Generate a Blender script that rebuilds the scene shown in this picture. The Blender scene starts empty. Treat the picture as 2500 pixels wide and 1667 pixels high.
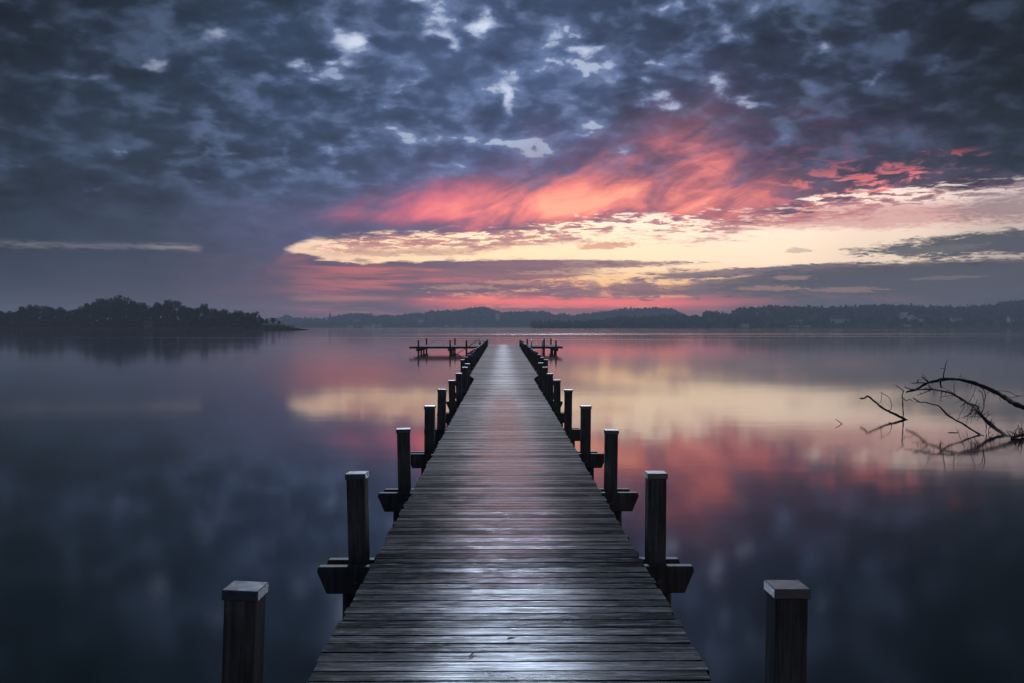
import bpy, bmesh, math, random
from mathutils import Vector, Matrix, noise as mnoise

random.seed(7)
R = math.radians
scene = bpy.context.scene
col = scene.collection

# ------------------------------------------------------------------ helpers
def lin(c):
    out = []
    for v in c[:3]:
        v = v / 255.0
        out.append(v / 12.92 if v <= 0.04045 else ((v + 0.055) / 1.055) ** 2.4)
    return tuple(out) + (1.0,)

def tag(o, label=None, cat=None, group=None, kind=None):
    if label: o['label'] = label
    if cat: o['category'] = cat
    if group: o['group'] = group
    if kind: o['kind'] = kind
    return o

def mesh_from_bm(name, bm, mat, smooth=False):
    me = bpy.data.meshes.new(name)
    bm.normal_update()
    bm.to_mesh(me); bm.free()
    me.materials.append(mat)
    if smooth:
        for p in me.polygons: p.use_smooth = True
    return me

def obj(name, data, parent=None, loc=(0, 0, 0), rot=(0, 0, 0)):
    o = bpy.data.objects.new(name, data)
    col.objects.link(o)
    if parent: o.parent = parent
    o.location = loc; o.rotation_euler = rot
    return o

def empty(name, loc=(0, 0, 0), rot=(0, 0, 0)):
    o = bpy.data.objects.new(name, None)
    o.empty_display_size = 0.2
    col.objects.link(o); o.location = loc; o.rotation_euler = rot
    return o

def add_hexa(bm, pts):
    vs = [bm.verts.new(p) for p in pts]      # 4 bottom, 4 top, both counter-clockwise
    for f in ((3, 2, 1, 0), (4, 5, 6, 7), (0, 1, 5, 4), (1, 2, 6, 5), (2, 3, 7, 6), (3, 0, 4, 7)):
        bm.faces.new([vs[i] for i in f])
    return vs

def add_box(bm, x0, x1, y0, y1, z0, z1):
    return add_hexa(bm, [(x0, y0, z0), (x1, y0, z0), (x1, y1, z0), (x0, y1, z0),
                         (x0, y0, z1), (x1, y0, z1), (x1, y1, z1), (x0, y1, z1)])

def bevel_all(bm, w, seg=1):
    bmesh.ops.bevel(bm, geom=list(bm.edges), offset=w, segments=seg, affect='EDGES', profile=0.5)

def add_tube(bm, pts, radii, n=7, cap=True):
    pts = [Vector(p) for p in pts]
    rings = []
    prev = None
    for i, p in enumerate(pts):
        if i == 0: t = pts[1] - pts[0]
        elif i == len(pts) - 1: t = pts[-1] - pts[-2]
        else: t = pts[i + 1] - pts[i - 1]
        t.normalize()
        if prev is None:
            a = Vector((0, 0, 1)) if abs(t.z) < 0.9 else Vector((1, 0, 0))
            u = t.cross(a).normalized()
        else:
            u = (prev - t * prev.dot(t)).normalized()
        prev = u
        v = t.cross(u)
        r = radii[i] if isinstance(radii, (list, tuple)) else radii
        rings.append([bm.verts.new(p + (u * math.cos(2 * math.pi * k / n) + v * math.sin(2 * math.pi * k / n)) * r) for k in range(n)])
    for a, b in zip(rings[:-1], rings[1:]):
        for k in range(n):
            bm.faces.new((a[k], a[(k + 1) % n], b[(k + 1) % n], b[k]))
    if cap:
        bm.faces.new(list(reversed(rings[0]))); bm.faces.new(rings[-1])

# the photograph's pixel -> place in the world (used only to take measurements; horizon row 798, vanishing column 1228)
F = 2350.0; VX = 1228.0; HY = 798.0; CAMZ = 1.75; WATER = -0.65
def at(sx, sy, d):
    return Vector(((sx - VX) / F * d, d, CAMZ - (sy - HY) / F * d))

# ------------------------------------------------------------------ node helper
class NB:
    def __init__(self, tree):
        self.t = tree; self.nodes = tree.nodes; self.links = tree.links
    def new(self, typ, **kw):
        n = self.nodes.new(typ)
        for k, v in kw.items(): setattr(n, k, v)
        return n
    def put(self, sock, v):
        if isinstance(v, S): self.links.new(v.s, sock)
        elif isinstance(v, bpy.types.NodeSocket): self.links.new(v, sock)
        else: sock.default_value = v
    def math(self, op, a, b=None, c=None, clamp=False):
        n = self.new('ShaderNodeMath', operation=op, use_clamp=clamp)
        self.put(n.inputs[0], a)
        if b is not None: self.put(n.inputs[1], b)
        if c is not None: self.put(n.inputs[2], c)
        return S(self, n.outputs[0])
    def smooth(self, x, a, b, lo=0.0, hi=1.0):
        n = self.new('ShaderNodeMapRange', interpolation_type='SMOOTHSTEP')
        self.put(n.inputs[0], x); self.put(n.inputs[1], a); self.put(n.inputs[2], b)
        self.put(n.inputs[3], lo); self.put(n.inputs[4], hi)
        return S(self, n.outputs[0])
    def lmap(self, x, a, b, lo=0.0, hi=1.0):
        n = self.new('ShaderNodeMapRange', interpolation_type='LINEAR')
        self.put(n.inputs[0], x); self.put(n.inputs[1], a); self.put(n.inputs[2], b)
        self.put(n.inputs[3], lo); self.put(n.inputs[4], hi)
        return S(self, n.outputs[0])
    def comb(self, x, y, z):
        n = self.new('ShaderNodeCombineXYZ')
        self.put(n.inputs[0], x); self.put(n.inputs[1], y); self.put(n.inputs[2], z)
        return S(self, n.outputs[0])
    def sep(self, v):
        n = self.new('ShaderNodeSeparateXYZ'); self.put(n.inputs[0], v)
        return [S(self, o) for o in n.outputs]
    def noise(self, vec, scale=1.0, detail=4.0, rough=0.5, dist=0.0, out=0):
        n = self.new('ShaderNodeTexNoise')
        self.put(n.inputs['Vector'], vec); n.inputs['Scale'].default_value = scale
        n.inputs['Detail'].default_value = detail; n.inputs['Roughness'].default_value = rough
        n.inputs['Distortion'].default_value = dist
        return S(self, n.outputs[out])
    def mix(self, f, a, b, blend='MIX'):
        n = self.new('ShaderNodeMix', data_type='RGBA', blend_type=blend)
        self.put(n.inputs[0], f); self.put(n.inputs[6], a); self.put(n.inputs[7], b)
        return S(self, n.outputs[2])
    def ramp(self, f, stops, interp='LINEAR'):
        n = self.new('ShaderNodeValToRGB'); r = n.color_ramp; r.interpolation = interp
        while len(r.elements) < len(stops): r.elements.new(0.5)
        for e, (p, c) in zip(r.elements, stops):
            e.position = p
        for e, (p, c) in zip(r.elements, stops):
            e.color = c
        self.put(n.inputs[0], f)
        return S(self, n.outputs[0])
    def curve(self, f, pts):
        n = self.new('ShaderNodeFloatCurve'); c = n.mapping.curves[0]
        while len(c.points) < len(pts): c.points.new(0.5, 0.5)
        for p, (x, y) in zip(c.points, pts):
            p.location = (x, y); p.handle_type = 'AUTO_CLAMPED'
        n.mapping.use_clip = False
        n.mapping.update()
        self.put(n.inputs[1], f)
        return S(self, n.outputs[0])
    def vscale(self, v, s):
        n = self.new('ShaderNodeVectorMath', operation='MULTIPLY'); self.put(n.inputs[0], v); n.inputs[1].default_value = s
        return S(self, n.outputs[0])
    def dist(self, v, p):
        n = self.new('ShaderNodeVectorMath', operation='DISTANCE'); self.put(n.inputs[0], v); n.inputs[1].default_value = p
        return S(self, n.outputs['Value'])

class S:
    def __init__(self, nb, s): self.nb = nb; self.s = s
    def __add__(a, b): return a.nb.math('ADD', a, b)
    __radd__ = __add__
    def __mul__(a, b): return a.nb.math('MULTIPLY', a, b)
    __rmul__ = __mul__
    def __sub__(a, b): return a.nb.math('SUBTRACT', a, b)
    def __rsub__(a, b): return a.nb.math('SUBTRACT', b, a)
    def __truediv__(a, b): return a.nb.math('DIVIDE', a, b)
    def __rtruediv__(a, b): return a.nb.math('DIVIDE', b, a)
    def clamp(a): return a.nb.math('ADD', a, 0.0, clamp=True)

# ------------------------------------------------------------------ SKY (world)
def st(X, Y):        # a 2352-px measurement of the photograph -> azimuth and elevation in degrees
    gx = (X - 1155.0) / 2211.0
    u = math.atan(gx)
    return math.degrees(u), math.degrees(math.atan((752.0 - Y) / 2211.0 * math.cos(u)))

def build_world():
    w = bpy.data.worlds.new("World"); scene.world = w; w.use_nodes = True
    nb = NB(w.node_tree); nb.nodes.clear()
    tc = nb.new('ShaderNodeTexCoord')
    g = S(nb, tc.outputs['Generated'])
    x, y, z = nb.sep(g)
    zc = nb.math('MAXIMUM', z, 0.0)
    U0 = nb.math('ARCTAN2', x, y) * 57.29578
    V0 = nb.math('ARCSINE', nb.math('MINIMUM', zc, 1.0)) * 57.29578
    # small warp so that no edge of the cloudscape is smooth
    wv = nb.comb(U0 * 0.35, V0 * 0.75, 3.1)
    wn = nb.noise(wv, 1.0, 5.0, 0.6, out=1)
    wr, wg, wb = nb.sep(wn)
    U = U0 + (wr - 0.5) * 2.6
    V = nb.math('MAXIMUM', V0 + (wg - 0.5) * 0.9 * nb.smooth(V0, 1.0, 6.0, 0.45, 1.6), 0.0)
    fu = lambda s: (s + 32.0) / 64.0
    UN = (U + 32.0) / 64.0; UN0 = (U0 + 32.0) / 64.0

    def row(vals, X=(0, 300, 700, 1155, 1500, 1900, 2352)):
        return nb.ramp(UN, [(fu(st(a, 500)[0]), lin(c)) for a, c in zip(X, vals)], 'EASE')
    def ucurve(pts, y2v=True, clip=None):
        # value given as photograph rows -> elevation/20 ; or raw
        return nb.curve(UN0, [(fu(st(a, 500)[0]), (st(a, b)[1] / 20.0 if y2v else b)) for a, b in pts])

    # planar projection: cloud cells shrink towards the horizon
    den = zc + 0.33
    px = x / den; py = y / den
    pl = nb.comb(px, py, 0.37)
    n_big = nb.noise(nb.comb(px, py, 2.3), 3.4, 3.0, 0.5, 0.3)
    n_mid = nb.noise(pl, 11.5, 5.0, 0.55, 0.35)
    wc = nb.noise(nb.comb(px, py, 11.0), 9.0, 3.0, 0.5, out=1)
    wcr, wcg, wcb = nb.sep(wc)
    vo = nb.new('ShaderNodeTexVoronoi'); vo.voronoi_dimensions = '2D'; vo.feature = 'SMOOTH_F1'
    vo.inputs['Scale'].default_value = 11.0; vo.inputs['Smoothness'].default_value = 0.35
    nb.put(vo.inputs['Vector'], nb.comb(px + (wcr - 0.5) * 0.10, py + (wcg - 0.5) * 0.10, 0.0))
    cell = S(nb, vo.outputs['Distance'])
    n_soft = nb.noise(nb.comb(px, py, 7.7), 27.0, 3.5, 0.5, 0.2)

    # ---- dark cloud deck
    rows = [
        (90.0, row([(34, 40, 54)] * 7)),
        (40.0, row([(30, 36, 48), (36, 43, 58), (50, 60, 80), (58, 70, 94), (52, 60, 82), (38, 43, 56), (28, 33, 42)])),
        (18.6, row([(25, 33, 43), (33, 42, 56), (48, 60, 82), (58, 71, 100), (53, 63, 88), (37, 44, 58), (25, 30, 37)])),
        (13.9, row([(30, 38, 50), (39, 48, 64), (55, 67, 93), (66, 79, 111), (64, 73, 102), (49, 54, 74), (31, 37, 46)])),
        (9.0, row([(36, 44, 58), (45, 53, 70), (64, 73, 100), (84, 87, 122), (80, 76, 108), (60, 58, 79), (38, 43, 54)])),
        (5.2, row([(39, 47, 61), (50, 56, 73), (84, 80, 108), (128, 98, 122), (150, 104, 118), (108, 86, 104), (60, 58, 70)])),
        (2.9, row([(45, 49, 63), (58, 58, 75), (96, 80, 102), (132, 98, 114), (158, 120, 126), (104, 92, 102), (66, 66, 74)])),
        (1.0, row([(53, 54, 68), (64, 60, 78), (106, 84, 106), (140, 96, 116), (158, 106, 118), (94, 86, 96), (60, 60, 68)])),
    ]
    deck = rows[0][1]
    for (v0, c0), (v1, c1) in zip(rows[:-1], rows[1:]):
        deck = nb.mix(nb.smooth(V, v0, v1), deck, c1) if v0 > v1 else deck
    lowcol = deck
    hi = nb.smooth(V, 3.5, 9.0)
    tex = (n_big - 0.5) * 1.4 + (n_mid - 0.5) * 1.6 + (n_soft - 0.5) * 0.5 + (cell - 0.42) * 0.55
    shade = nb.math('MAXIMUM', 1.0 + tex * nb.lmap(hi, 0, 1, 0.25, 0.95), 0.35)
    rear_fill = 1.0 + nb.smooth(nb.math('ABSOLUTE', U0), 45.0, 110.0) * 2.2 + nb.smooth(V0, 35.0, 60.0) * 0.8  # sky behind and overhead brightened, added fill for the posts
    corner = 1.0 - nb.smooth(nb.math('ABSOLUTE', U0), 13.0, 28.0) * nb.smooth(V0, 6.0, 16.0) * 0.32 * nb.smooth(nb.math('ABSOLUTE', U0), 60.0, 35.0)
    shade = shade * rear_fill * corner
    deck = nb.mix(1.0, deck, nb.comb(shade * 0.97, shade * 1.13, shade * 1.19), 'MULTIPLY')
    # thin places where the paler sky glows through
    cen = nb.curve(UN0, [(0.0, 0.12), (fu(-24), 0.2), (fu(-17), 0.45), (fu(-8), 0.85), (fu(4), 1.0), (fu(14), 0.7), (fu(22), 0.28), (1.0, 0.1)])
    gapn = n_mid * 0.52 + n_soft * 0.34 + n_big * 0.08 + cell * 0.22
    thin = nb.smooth(gapn, 0.53, 0.74) * nb.smooth(V, 5.5, 10.0) * cen
    deck = nb.mix(thin * 0.75, deck, lin((120, 140, 182)))
    # the bright gaps
    gaps = [(800, 110, 62, 34, 1), (690, 155, 46, 28, 1), (755, 160, 62, 20, .8), (840, 85, 34, 22, .7), (1003, 82, 52, 26, 1.1), (1045, 120, 26, 28, .8),
            (1120, 60, 46, 24, 1.25), (940, 8, 42, 24, 1.0), (1345, 120, 44, 26, 1.15), (1300, 78, 22, 13, .9), (1480, 122, 20, 14, .9), (1510, 220, 58, 36, 1.1),
            (1535, 238, 30, 20, .9), (1660, 198, 36, 34, 1.0), (1690, 232, 40, 18, 1), (1172, 245, 24, 50, .85), (1225, 298, 40, 12, .7), (830, 318, 50, 22, .95),
            (668, 364, 26, 17, .9), (1680, 90, 48, 28, .8), (1815, 110, 36, 16, .9), (1895, 122, 24, 14, .8), (2010, 172, 30, 18, .75), (500, 96, 44, 26, .7),
            (385, 172, 60, 22, .75), (220, 180, 66, 14, .6), (355, 145, 32, 26, .55), (1640, 15, 40, 26, .8), (2060, 70, 26, 28, .5), (2150, 160, 60, 22, .5),
            (60, 28, 90, 50, .35), (60, 392, 66, 14, .45), (285, 376, 20, 9, .6), (215, 438, 26, 13, .6), (25, 448, 34, 10, .5), (540, 360, 40, 14, .5),
            (450, 405, 22, 10, .6), (1400, 195, 40, 30, .55), (1450, 235, 50, 26, .55), (1320, 245, 40, 30, .55), (1060, 300, 30, 20, .35), (945, 200, 46, 16, .8),
            (1555, 25, 40, 22, .55), (1380, 50, 70, 36, .4), (1000, 20, 60, 40, .4), (1900, 40, 50, 40, .35), (1790, 215, 60, 20, .5), (600, 436, 26, 10, .45), (750, 340, 22, 14, .5),
            (1740, 240, 60, 18, .45), (1580, 60, 36, 60, .4), (620, 40, 70, 40, .4), (1200, 190, 60, 60, .3), (420, 450, 50, 12, .3), (130, 560, 90, 14, .3)]
    w2 = nb.noise(nb.comb(px, py, 5.5), 12.0, 4.0, 0.55, out=1)
    w2r, w2g, w2b = nb.sep(w2)
    Ug = U0 + (w2r - 0.5) * 4.4; Vg = V0 + (w2g - 0.5) * 3.2
    acc = None
    for (gx, gy, rx, ry, s) in gaps:
        u, v = st(gx, gy)
        ru = rx / 38.6 * 1.05; rv = ry / 38.6 * 1.05
        sc = nb.vscale(nb.comb(Ug, Vg, 0.0), (1 / ru, 1 / rv, 0))
        b = nb.smooth(nb.dist(sc, (u / ru, v / rv, 0)), 0.0, 1.5, s, 0.0)
        acc = b if acc is None else acc + b
    brk = nb.math('MINIMUM', acc, 1.15) * (0.20 + nb.smooth(gapn, 0.42, 0.74) * 1.25)
    auto = nb.smooth(gapn, 0.625, 0.72) * nb.smooth(V, 7.0, 10.0) * cen * (1.0 - nb.smooth(V0, 22.0, 30.0) * 0.8)
    brk = nb.math('MAXIMUM', brk, auto * 0.95)
    gm = nb.smooth(brk, 0.05, 0.95)
    gcol = nb.mix(nb.lmap(brk, 0.40, 1.40), lin((104, 124, 170)), lin((214, 224, 244)))
    gdim = nb.curve(UN0, [(0.0, 0.35), (fu(-24), 0.45), (fu(-14), 0.7), (fu(-6), 1.0), (fu(8), 1.0), (fu(16), 0.75), (fu(26), 0.4), (1.0, 0.3)])
    gcol = nb.mix(1.0, gcol, nb.comb(gdim, gdim, gdim), 'MULTIPLY')
    deck = nb.mix(gm, deck, gcol)

    # ---- rose and salmon light under the deck's edge
    ridge = ucurve([(0, 510), (500, 500), (700, 496), (850, 486), (1000, 480), (1150, 480), (1350, 482), (1500, 468), (1650, 452), (1850, 440), (2000, 424), (2150, 410), (2352, 400)]) * 20.0
    inten = nb.curve(UN0, [(fu(st(a, 500)[0]), b) for a, b in [(0, 0), (480, 0.0), (640, 0.10), (740, 0.34), (850, 0.50), (950, 0.70), (1100, 0.80), (1250, 0.96), (1400, 1.0), (1550, .98), (1680, 0.8), (1780, 0.62), (1900, .66), (2100, 0.62), (2230, 0.35), (2352, 0.1)]])
    wup = nb.curve(UN0, [(fu(st(a, 500)[0]), b) for a, b in [(0, .10), (700, 0.15), (1000, 0.20), (1250, 0.27), (1450, 0.36), (1600, 0.40), (1720, 0.36), (1850, 0.22), (2050, 0.13), (2352, 0.09)]]) * 10.0
    dv = V - ridge
    up = nb.math('MAXIMUM', dv, 0.0) / wup
    dn = nb.math('MINIMUM', dv, 0.0) / nb.lmap(U0, -12.0, 4.0, 0.75, 2.0)
    e = up * nb.math('MINIMUM', up * 0.55 + 0.55, 1.15) + dn * dn
    gl = nb.math('EXPONENT', 0.0 - e)
    # slanting streaks of the wind-drawn cloud
    sx_ = U0 * 0.80 + V0 * 0.60; sy_ = V0 * 0.95 - U0 * 0.42
    n_st = nb.noise(nb.comb(sx_ * 0.22, sy_ * 0.52, 1.7), 1.0, 5.0, 0.5, 0.4)
    n_rag = nb.noise(nb.comb(U0 * 0.55, V0 * 1.9, 9.2), 1.0, 7.0, 0.62, 0.5)
    rside = nb.smooth(U0, 12.0, 20.0)
    ssel = nb.smooth(n_st, 0.26, 0.68)
    rsel = nb.smooth(n_rag, 0.47, 0.62)
    strk = ssel * (1.0 - rside) + rsel * rside
    I = gl * inten * (0.34 + strk * 0.82)
    I = nb.math('MINIMUM', I, 1.0)
    warm = nb.smooth(U0, -6.0, 4.0)
    pk1 = nb.ramp(I, [(0.0, lin((92, 80, 112))), (0.25, lin((132, 90, 124))), (0.5, lin((188, 102, 128))), (0.75, lin((230, 116, 126))), (1.0, lin((255, 150, 142)))])
    pk2 = nb.ramp(I, [(0.0, lin((92, 80, 110))), (0.25, lin((146, 102, 122))), (0.5, lin((208, 118, 124))), (0.75, lin((240, 134, 124))), (1.0, lin((255, 170, 140)))])
    pk = nb.mix(warm, pk1, pk2)
    pk = nb.mix(1.0, pk, nb.comb(*[1.0 + nb.smooth(I, 0.3, 0.9) * 0.28] * 3), 'MULTIPLY')
    deck = nb.mix(nb.smooth(I, 0.0, 0.7), deck, pk)
    # faint rose blush higher on the right
    blush = nb.smooth(nb.dist(nb.vscale(nb.comb(U, V, 0.0), (1 / 11.0, 1 / 3.6, 0)), (13.0 / 11.0, 9.6 / 3.6, 0)), 0.0, 1.3, 0.55, 0.0) * nb.smooth(n_rag, 0.35, 0.7)
    deck = nb.mix(blush, deck, lin((112, 66, 92)))
    fleck = nb.smooth(n_rag, 0.58, 0.68) * nb.smooth(nb.dist(nb.vscale(nb.comb(U0, V0, 0.0), (1 / 5.5, 1 / 1.3, 0)), (23.0 / 5.5, 8.6 / 1.3, 0)), 0.3, 1.0, 1.0, 0.0)
    deck = nb.mix(fleck * 0.85, deck, lin((226, 96, 98)))

    # ---- the clear band
    crow = lambda vals: nb.ramp(UN0, [(fu(st(a, 500)[0]), lin(c)) for a, c in zip((600, 850, 1150, 1450, 1750, 2050, 2352), vals)], 'EASE')
    c1 = crow([(225, 205, 185), (250, 228, 196), (255, 240, 212), (255, 242, 220), (252, 238, 222), (236, 222, 210), (196, 186, 182)])
    c2 = crow([(220, 200, 178), (248, 222, 182), (255, 234, 190), (255, 236, 196), (250, 234, 204), (226, 214, 190), (176, 168, 156)])
    c3 = crow([(210, 160, 140), (236, 184, 152), (250, 200, 146), (252, 208, 146), (246, 206, 156), (200, 172, 140), (150, 136, 124)])
    c4 = crow([(170, 110, 120), (200, 120, 120), (240, 140, 122), (246, 150, 122), (222, 142, 124), (150, 112, 112), (100, 92, 96)])
    clear = nb.mix(nb.smooth(V, 1.0, 2.4), c4, c3)
    clear = nb.mix(nb.smooth(V, 2.4, 3.9), clear, c2)
    clear = nb.mix(nb.smooth(V, 4.0, 7.0), clear, c1)
    clear = nb.mix(1.0, clear, nb.comb(1.42, 1.24, 1.22), 'MULTIPLY')

    # ---- low clouds between the band and the hills
    n_l = nb.noise(nb.comb(U0 * 0.20, V0 * 1.7, 4.4), 1.0, 7.0, 0.6, 0.5)
    n_l2 = nb.noise(nb.comb(U0 * 0.75, V0 * 4.2, 14.4), 1.0, 5.0, 0.6, 0.4)
    n_f = nb.noise(nb.comb(U0 * 2.0, V0 * 9.5, 33.1), 1.0, 4.0, 0.6, 0.4)
    lb = ucurve([(0, 570), (600, 572), (670, 577), (760, 597), (900, 600), (1050, 597), (1200, 595), (1350, 597), (1500, 606), (1650, 622), (1750, 618), (1850, 607), (2000, 604), (2150, 601), (2352, 594)]) * 20.0
    cov_a = nb.curve(UN0, [(fu(st(a, 500)[0]), b) for a, b in [(0, 1), (700, .98), (850, .9), (1000, 0.8), (1150, 0.62), (1300, 0.50), (1420, 0.42), (1550, .38), (1680, 0.46), (1800, 0.68), (1950, 0.92), (2352, 1.0)]])
    cov_b = nb.curve(UN0, [(fu(st(a, 500)[0]), b) for a, b in [(0, 1), (700, .9), (850, .74), (1000, 0.68), (1150, 0.58), (1300, 0.52), (1450, .50), (1600, 0.56), (1720, 0.66), (1850, 0.76), (2000, 0.86), (2352, 1.0)]])
    cov = cov_a + (cov_b - cov_a) * nb.smooth(V0, 3.0, 1.9)
    cov = cov + nb.smooth(V0, 1.15, 0.75) * 0.6
    edge = (lb - V0) / 0.45
    nn = n_l * 0.50 + n_l2 * 0.28 + n_f * 0.22
    body = nb.math('MINIMUM', edge + (n_l2 - 0.5) * 2.2, 1.0)
    ml = nb.smooth(nn + (cov - 0.5) * 0.72, 0.44, 0.56) * nb.smooth(body, 0.0, 0.55)
    lowc = nb.mix(1.0, lowcol, nb.comb(*[0.78 + n_l * 0.5] * 3), 'MULTIPLY')
    # pink light on the low streaks
    n_p = nb.noise(nb.comb(U0 * 0.13, V0 * 1.5 + U0 * 0.05, 24.4), 1.0, 5.0, 0.55, 0.4)
    pint = nb.curve(UN0, [(fu(st(a, 500)[0]), b) for a, b in [(0, 0), (560, .03), (700, .35), (900, .75), (1150, .8), (1400, .65), (1650, 0.4), (1850, .2), (2100, .1), (2352, .05)]])
    lowc = nb.mix(nb.smooth(n_p, 0.45, 0.68) * pint, lowc, lin((232, 124, 122)))
    sky = nb.mix(ml, clear, lowc)
    # salmon strip just above the hills
    sp = nb.curve(UN0, [(fu(st(a, 500)[0]), b) for a, b in [(0, 0), (820, 0), (980, .35), (1180, .9), (1350, 1.0), (1480, .9), (1600, .55), (1760, .15), (1900, 0), (2352, 0)]])
    sv = (V0 - 1.42 + (n_l - 0.5) * 0.6) / 0.30
    sky = nb.mix(nb.math('EXPONENT', 0.0 - sv * sv) * sp, sky, tuple(v * 1.7 for v in lin((255, 112, 104))[:3]) + (1,))
    sv2 = (V0 - 1.62 + (n_l - 0.5) * 0.5) / 0.16
    sp2 = nb.curve(UN0, [(fu(st(a, 500)[0]), b) for a, b in [(0, 0), (640, 0), (720, .7), (860, .7), (920, 0.1), (1000, 0), (2352, 0)]])
    sky = nb.mix(nb.math('EXPONENT', 0.0 - sv2 * sv2) * sp2, sky, lin((206, 130, 128)))
    # dark cloud drifting in front of the band on the right
    def bank(cx, cy, rx, ry, slope, colr, amt, soft=0.5):
        u, v = st(cx, cy)
        vv = V0 - U0 * slope
        sc = nb.vscale(nb.comb(U0, vv, 0.0), (38.6 / rx, 38.6 / ry, 0))
        dd = nb.dist(sc, (u * 38.6 / rx, (v - u * slope) * 38.6 / ry, 0)) + (n_l2 - 0.5) * 1.4 + (n_rag - 0.5) * 0.7 + (n_f - 0.5) * (2.6 if rx < 150 else 1.1)
        return nb.smooth(dd, 1.0 + soft * 0.5, 1.0 - soft * 0.5) * amt, colr
    for args in [(2330, 558, 270, 24, 0.03, (74, 78, 90), .95), (2130, 576, 110, 8, 0.05, (112, 108, 112), .8),
                 (1690, 628, 210, 9, 0.055, (128, 110, 122), .9), (1850, 616, 130, 6, 0.05, (124, 110, 118), .8), (1330, 608, 240, 9, 0.0, (150, 112, 122), .85),
                 (1180, 628, 210, 13, 0.0, (146, 108, 120), .7), (1900, 650, 330, 26, 0.03, (100, 92, 102), .85), (2250, 640, 420, 40, 0.02, (84, 82, 92), .9),
                 (1300, 668, 22, 22, 0, (150, 112, 122), .75), (1362, 668, 16, 18, 0, (156, 116, 124), .7), (1418, 668, 16, 20, 0, (150, 112, 122), .75), (1476, 666, 40, 22, 0, (146, 110, 120), .85), (1602, 662, 24, 26, 0, (140, 112, 122), .7),
                 (860, 584, 60, 7, -0.03, (190, 150, 140), .6), (1000, 582, 90, 8, 0, (210, 160, 146), .6), (1395, 566, 62, 8, 0.04, (240, 168, 140), .8), (1830, 577, 24, 6, 0, (190, 176, 166), .6),
                 (1820, 640, 40, 5, 0, (176, 138, 130), .7), (1935, 668, 80, 6, 0, (166, 128, 122), .7), (1765, 664, 60, 6, 0, (186, 138, 126), .7), (2170, 640, 60, 4, .02, (130, 116, 116), .6), (1060, 662, 90, 6, 0, (214, 160, 136), .6), (1180, 650, 60, 5, 0, (226, 170, 134), .6)]:
        m, c = bank(*args)
        sky = nb.mix(m, sky, lin(c))
    # small rosy clouds inside the band, denser towards its upper edge
    ub = ucurve([(0, 680), (560, 660), (630, 612), (668, 580), (700, 566), (850, 554), (1000, 548), (1150, 540), (1280, 526), (1400, 512), (1550, 512), (1700, 505), (1820, 488), (1900, 470), (2000, 458), (2150, 452), (2250, 438), (2352, 426)]) * 20.0
    frag = nb.curve(UN0, [(fu(st(a, 500)[0]), b) for a, b in [(0, .1), (700, .12), (1000, .38), (1200, .65), (1400, .9), (1700, .9), (1900, .9), (2150, .7), (2352, .4)]])
    q = (V0 - ub) / 2.0 + (n_l2 - 0.5) * 1.5 * frag + (n_l - 0.5) * 1.3 * frag + (n_rag - 0.5) * 0.5
    inb = nb.smooth(q, -0.62, -0.06) * nb.smooth(U0, -12.5, -9.0) * nb.smooth(n_l2 + (n_l - 0.5) * 0.4 + (n_f - 0.5) * 0.4, 0.42, 0.53)
    rosy = nb.mix(nb.smooth(n_l2, 0.35, 0.65), lin((228, 140, 128)), lin((178, 122, 132)))
    rosy = nb.mix(nb.smooth(U0, 20.0, 27.0), rosy, lin((150, 126, 134)))
    sky = nb.mix(inb * 0.9, sky, rosy)
    for args in [(2000, 498, 300, 24, -0.02, (206, 128, 130), .6), (2340, 478, 110, 22, 0.02, (150, 130, 136), .7)]:
        m, c = bank(*args, soft=0.9)
        sky = nb.mix(m, sky, lin(c))
    mu = nb.smooth(q, -0.02, 0.24)
    sky = nb.mix(mu, sky, deck)
    # the pale slit low on the left
    sl = nb.curve(UN0, [(fu(st(a, 500)[0]), b) for a, b in [(0, .45), (100, .6), (230, .5), (330, .55), (400, .95), (460, .75), (478, 0), (560, 0), (2352, 0)]])
    slv = ucurve([(0, 562), (130, 566), (300, 568), (420, 569), (470, 574), (600, 575), (2352, 575)]) * 20.0
    sd = (V0 - slv + (n_l2 - 0.5) * 0.5) / 0.17
    sky = nb.mix(nb.math('EXPONENT', 0.0 - sd * sd) * sl * nb.smooth(n_l2, 0.3, 0.55) * 0.8, sky, lin((150, 140, 144)))

    # a little of the physical twilight sky behind everything
    nish = nb.new('ShaderNodeTexSky', sky_type='NISHITA')
    nish.sun_disc = False; nish.sun_elevation = R(27); nish.sun_rotation = R(0)
    bg = nb.new('ShaderNodeBackground'); nb.put(bg.inputs[0], sky); bg.inputs[1].default_value = 1.0
    bg2 = nb.new('ShaderNodeBackground'); nb.links.new(nish.outputs[0], bg2.inputs[0]); bg2.inputs[1].default_value = 0.0005
    ad = nb.new('ShaderNodeAddShader'); nb.links.new(bg.outputs[0], ad.inputs[0]); nb.links.new(bg2.outputs[0], ad.inputs[1])
    out = nb.new('ShaderNodeOutputWorld'); nb.links.new(ad.outputs[0], out.inputs[0])
    w.cycles.sampling_method = 'MANUAL'; w.cycles.sample_map_resolution = 1024
build_world()

# ------------------------------------------------------------------ materials
def new_mat(name):
    m = bpy.data.materials.new(name); m.use_nodes = True
    nb = NB(m.node_tree)
    p = m.node_tree.nodes['Principled BSDF']
    return m, nb, p

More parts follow.
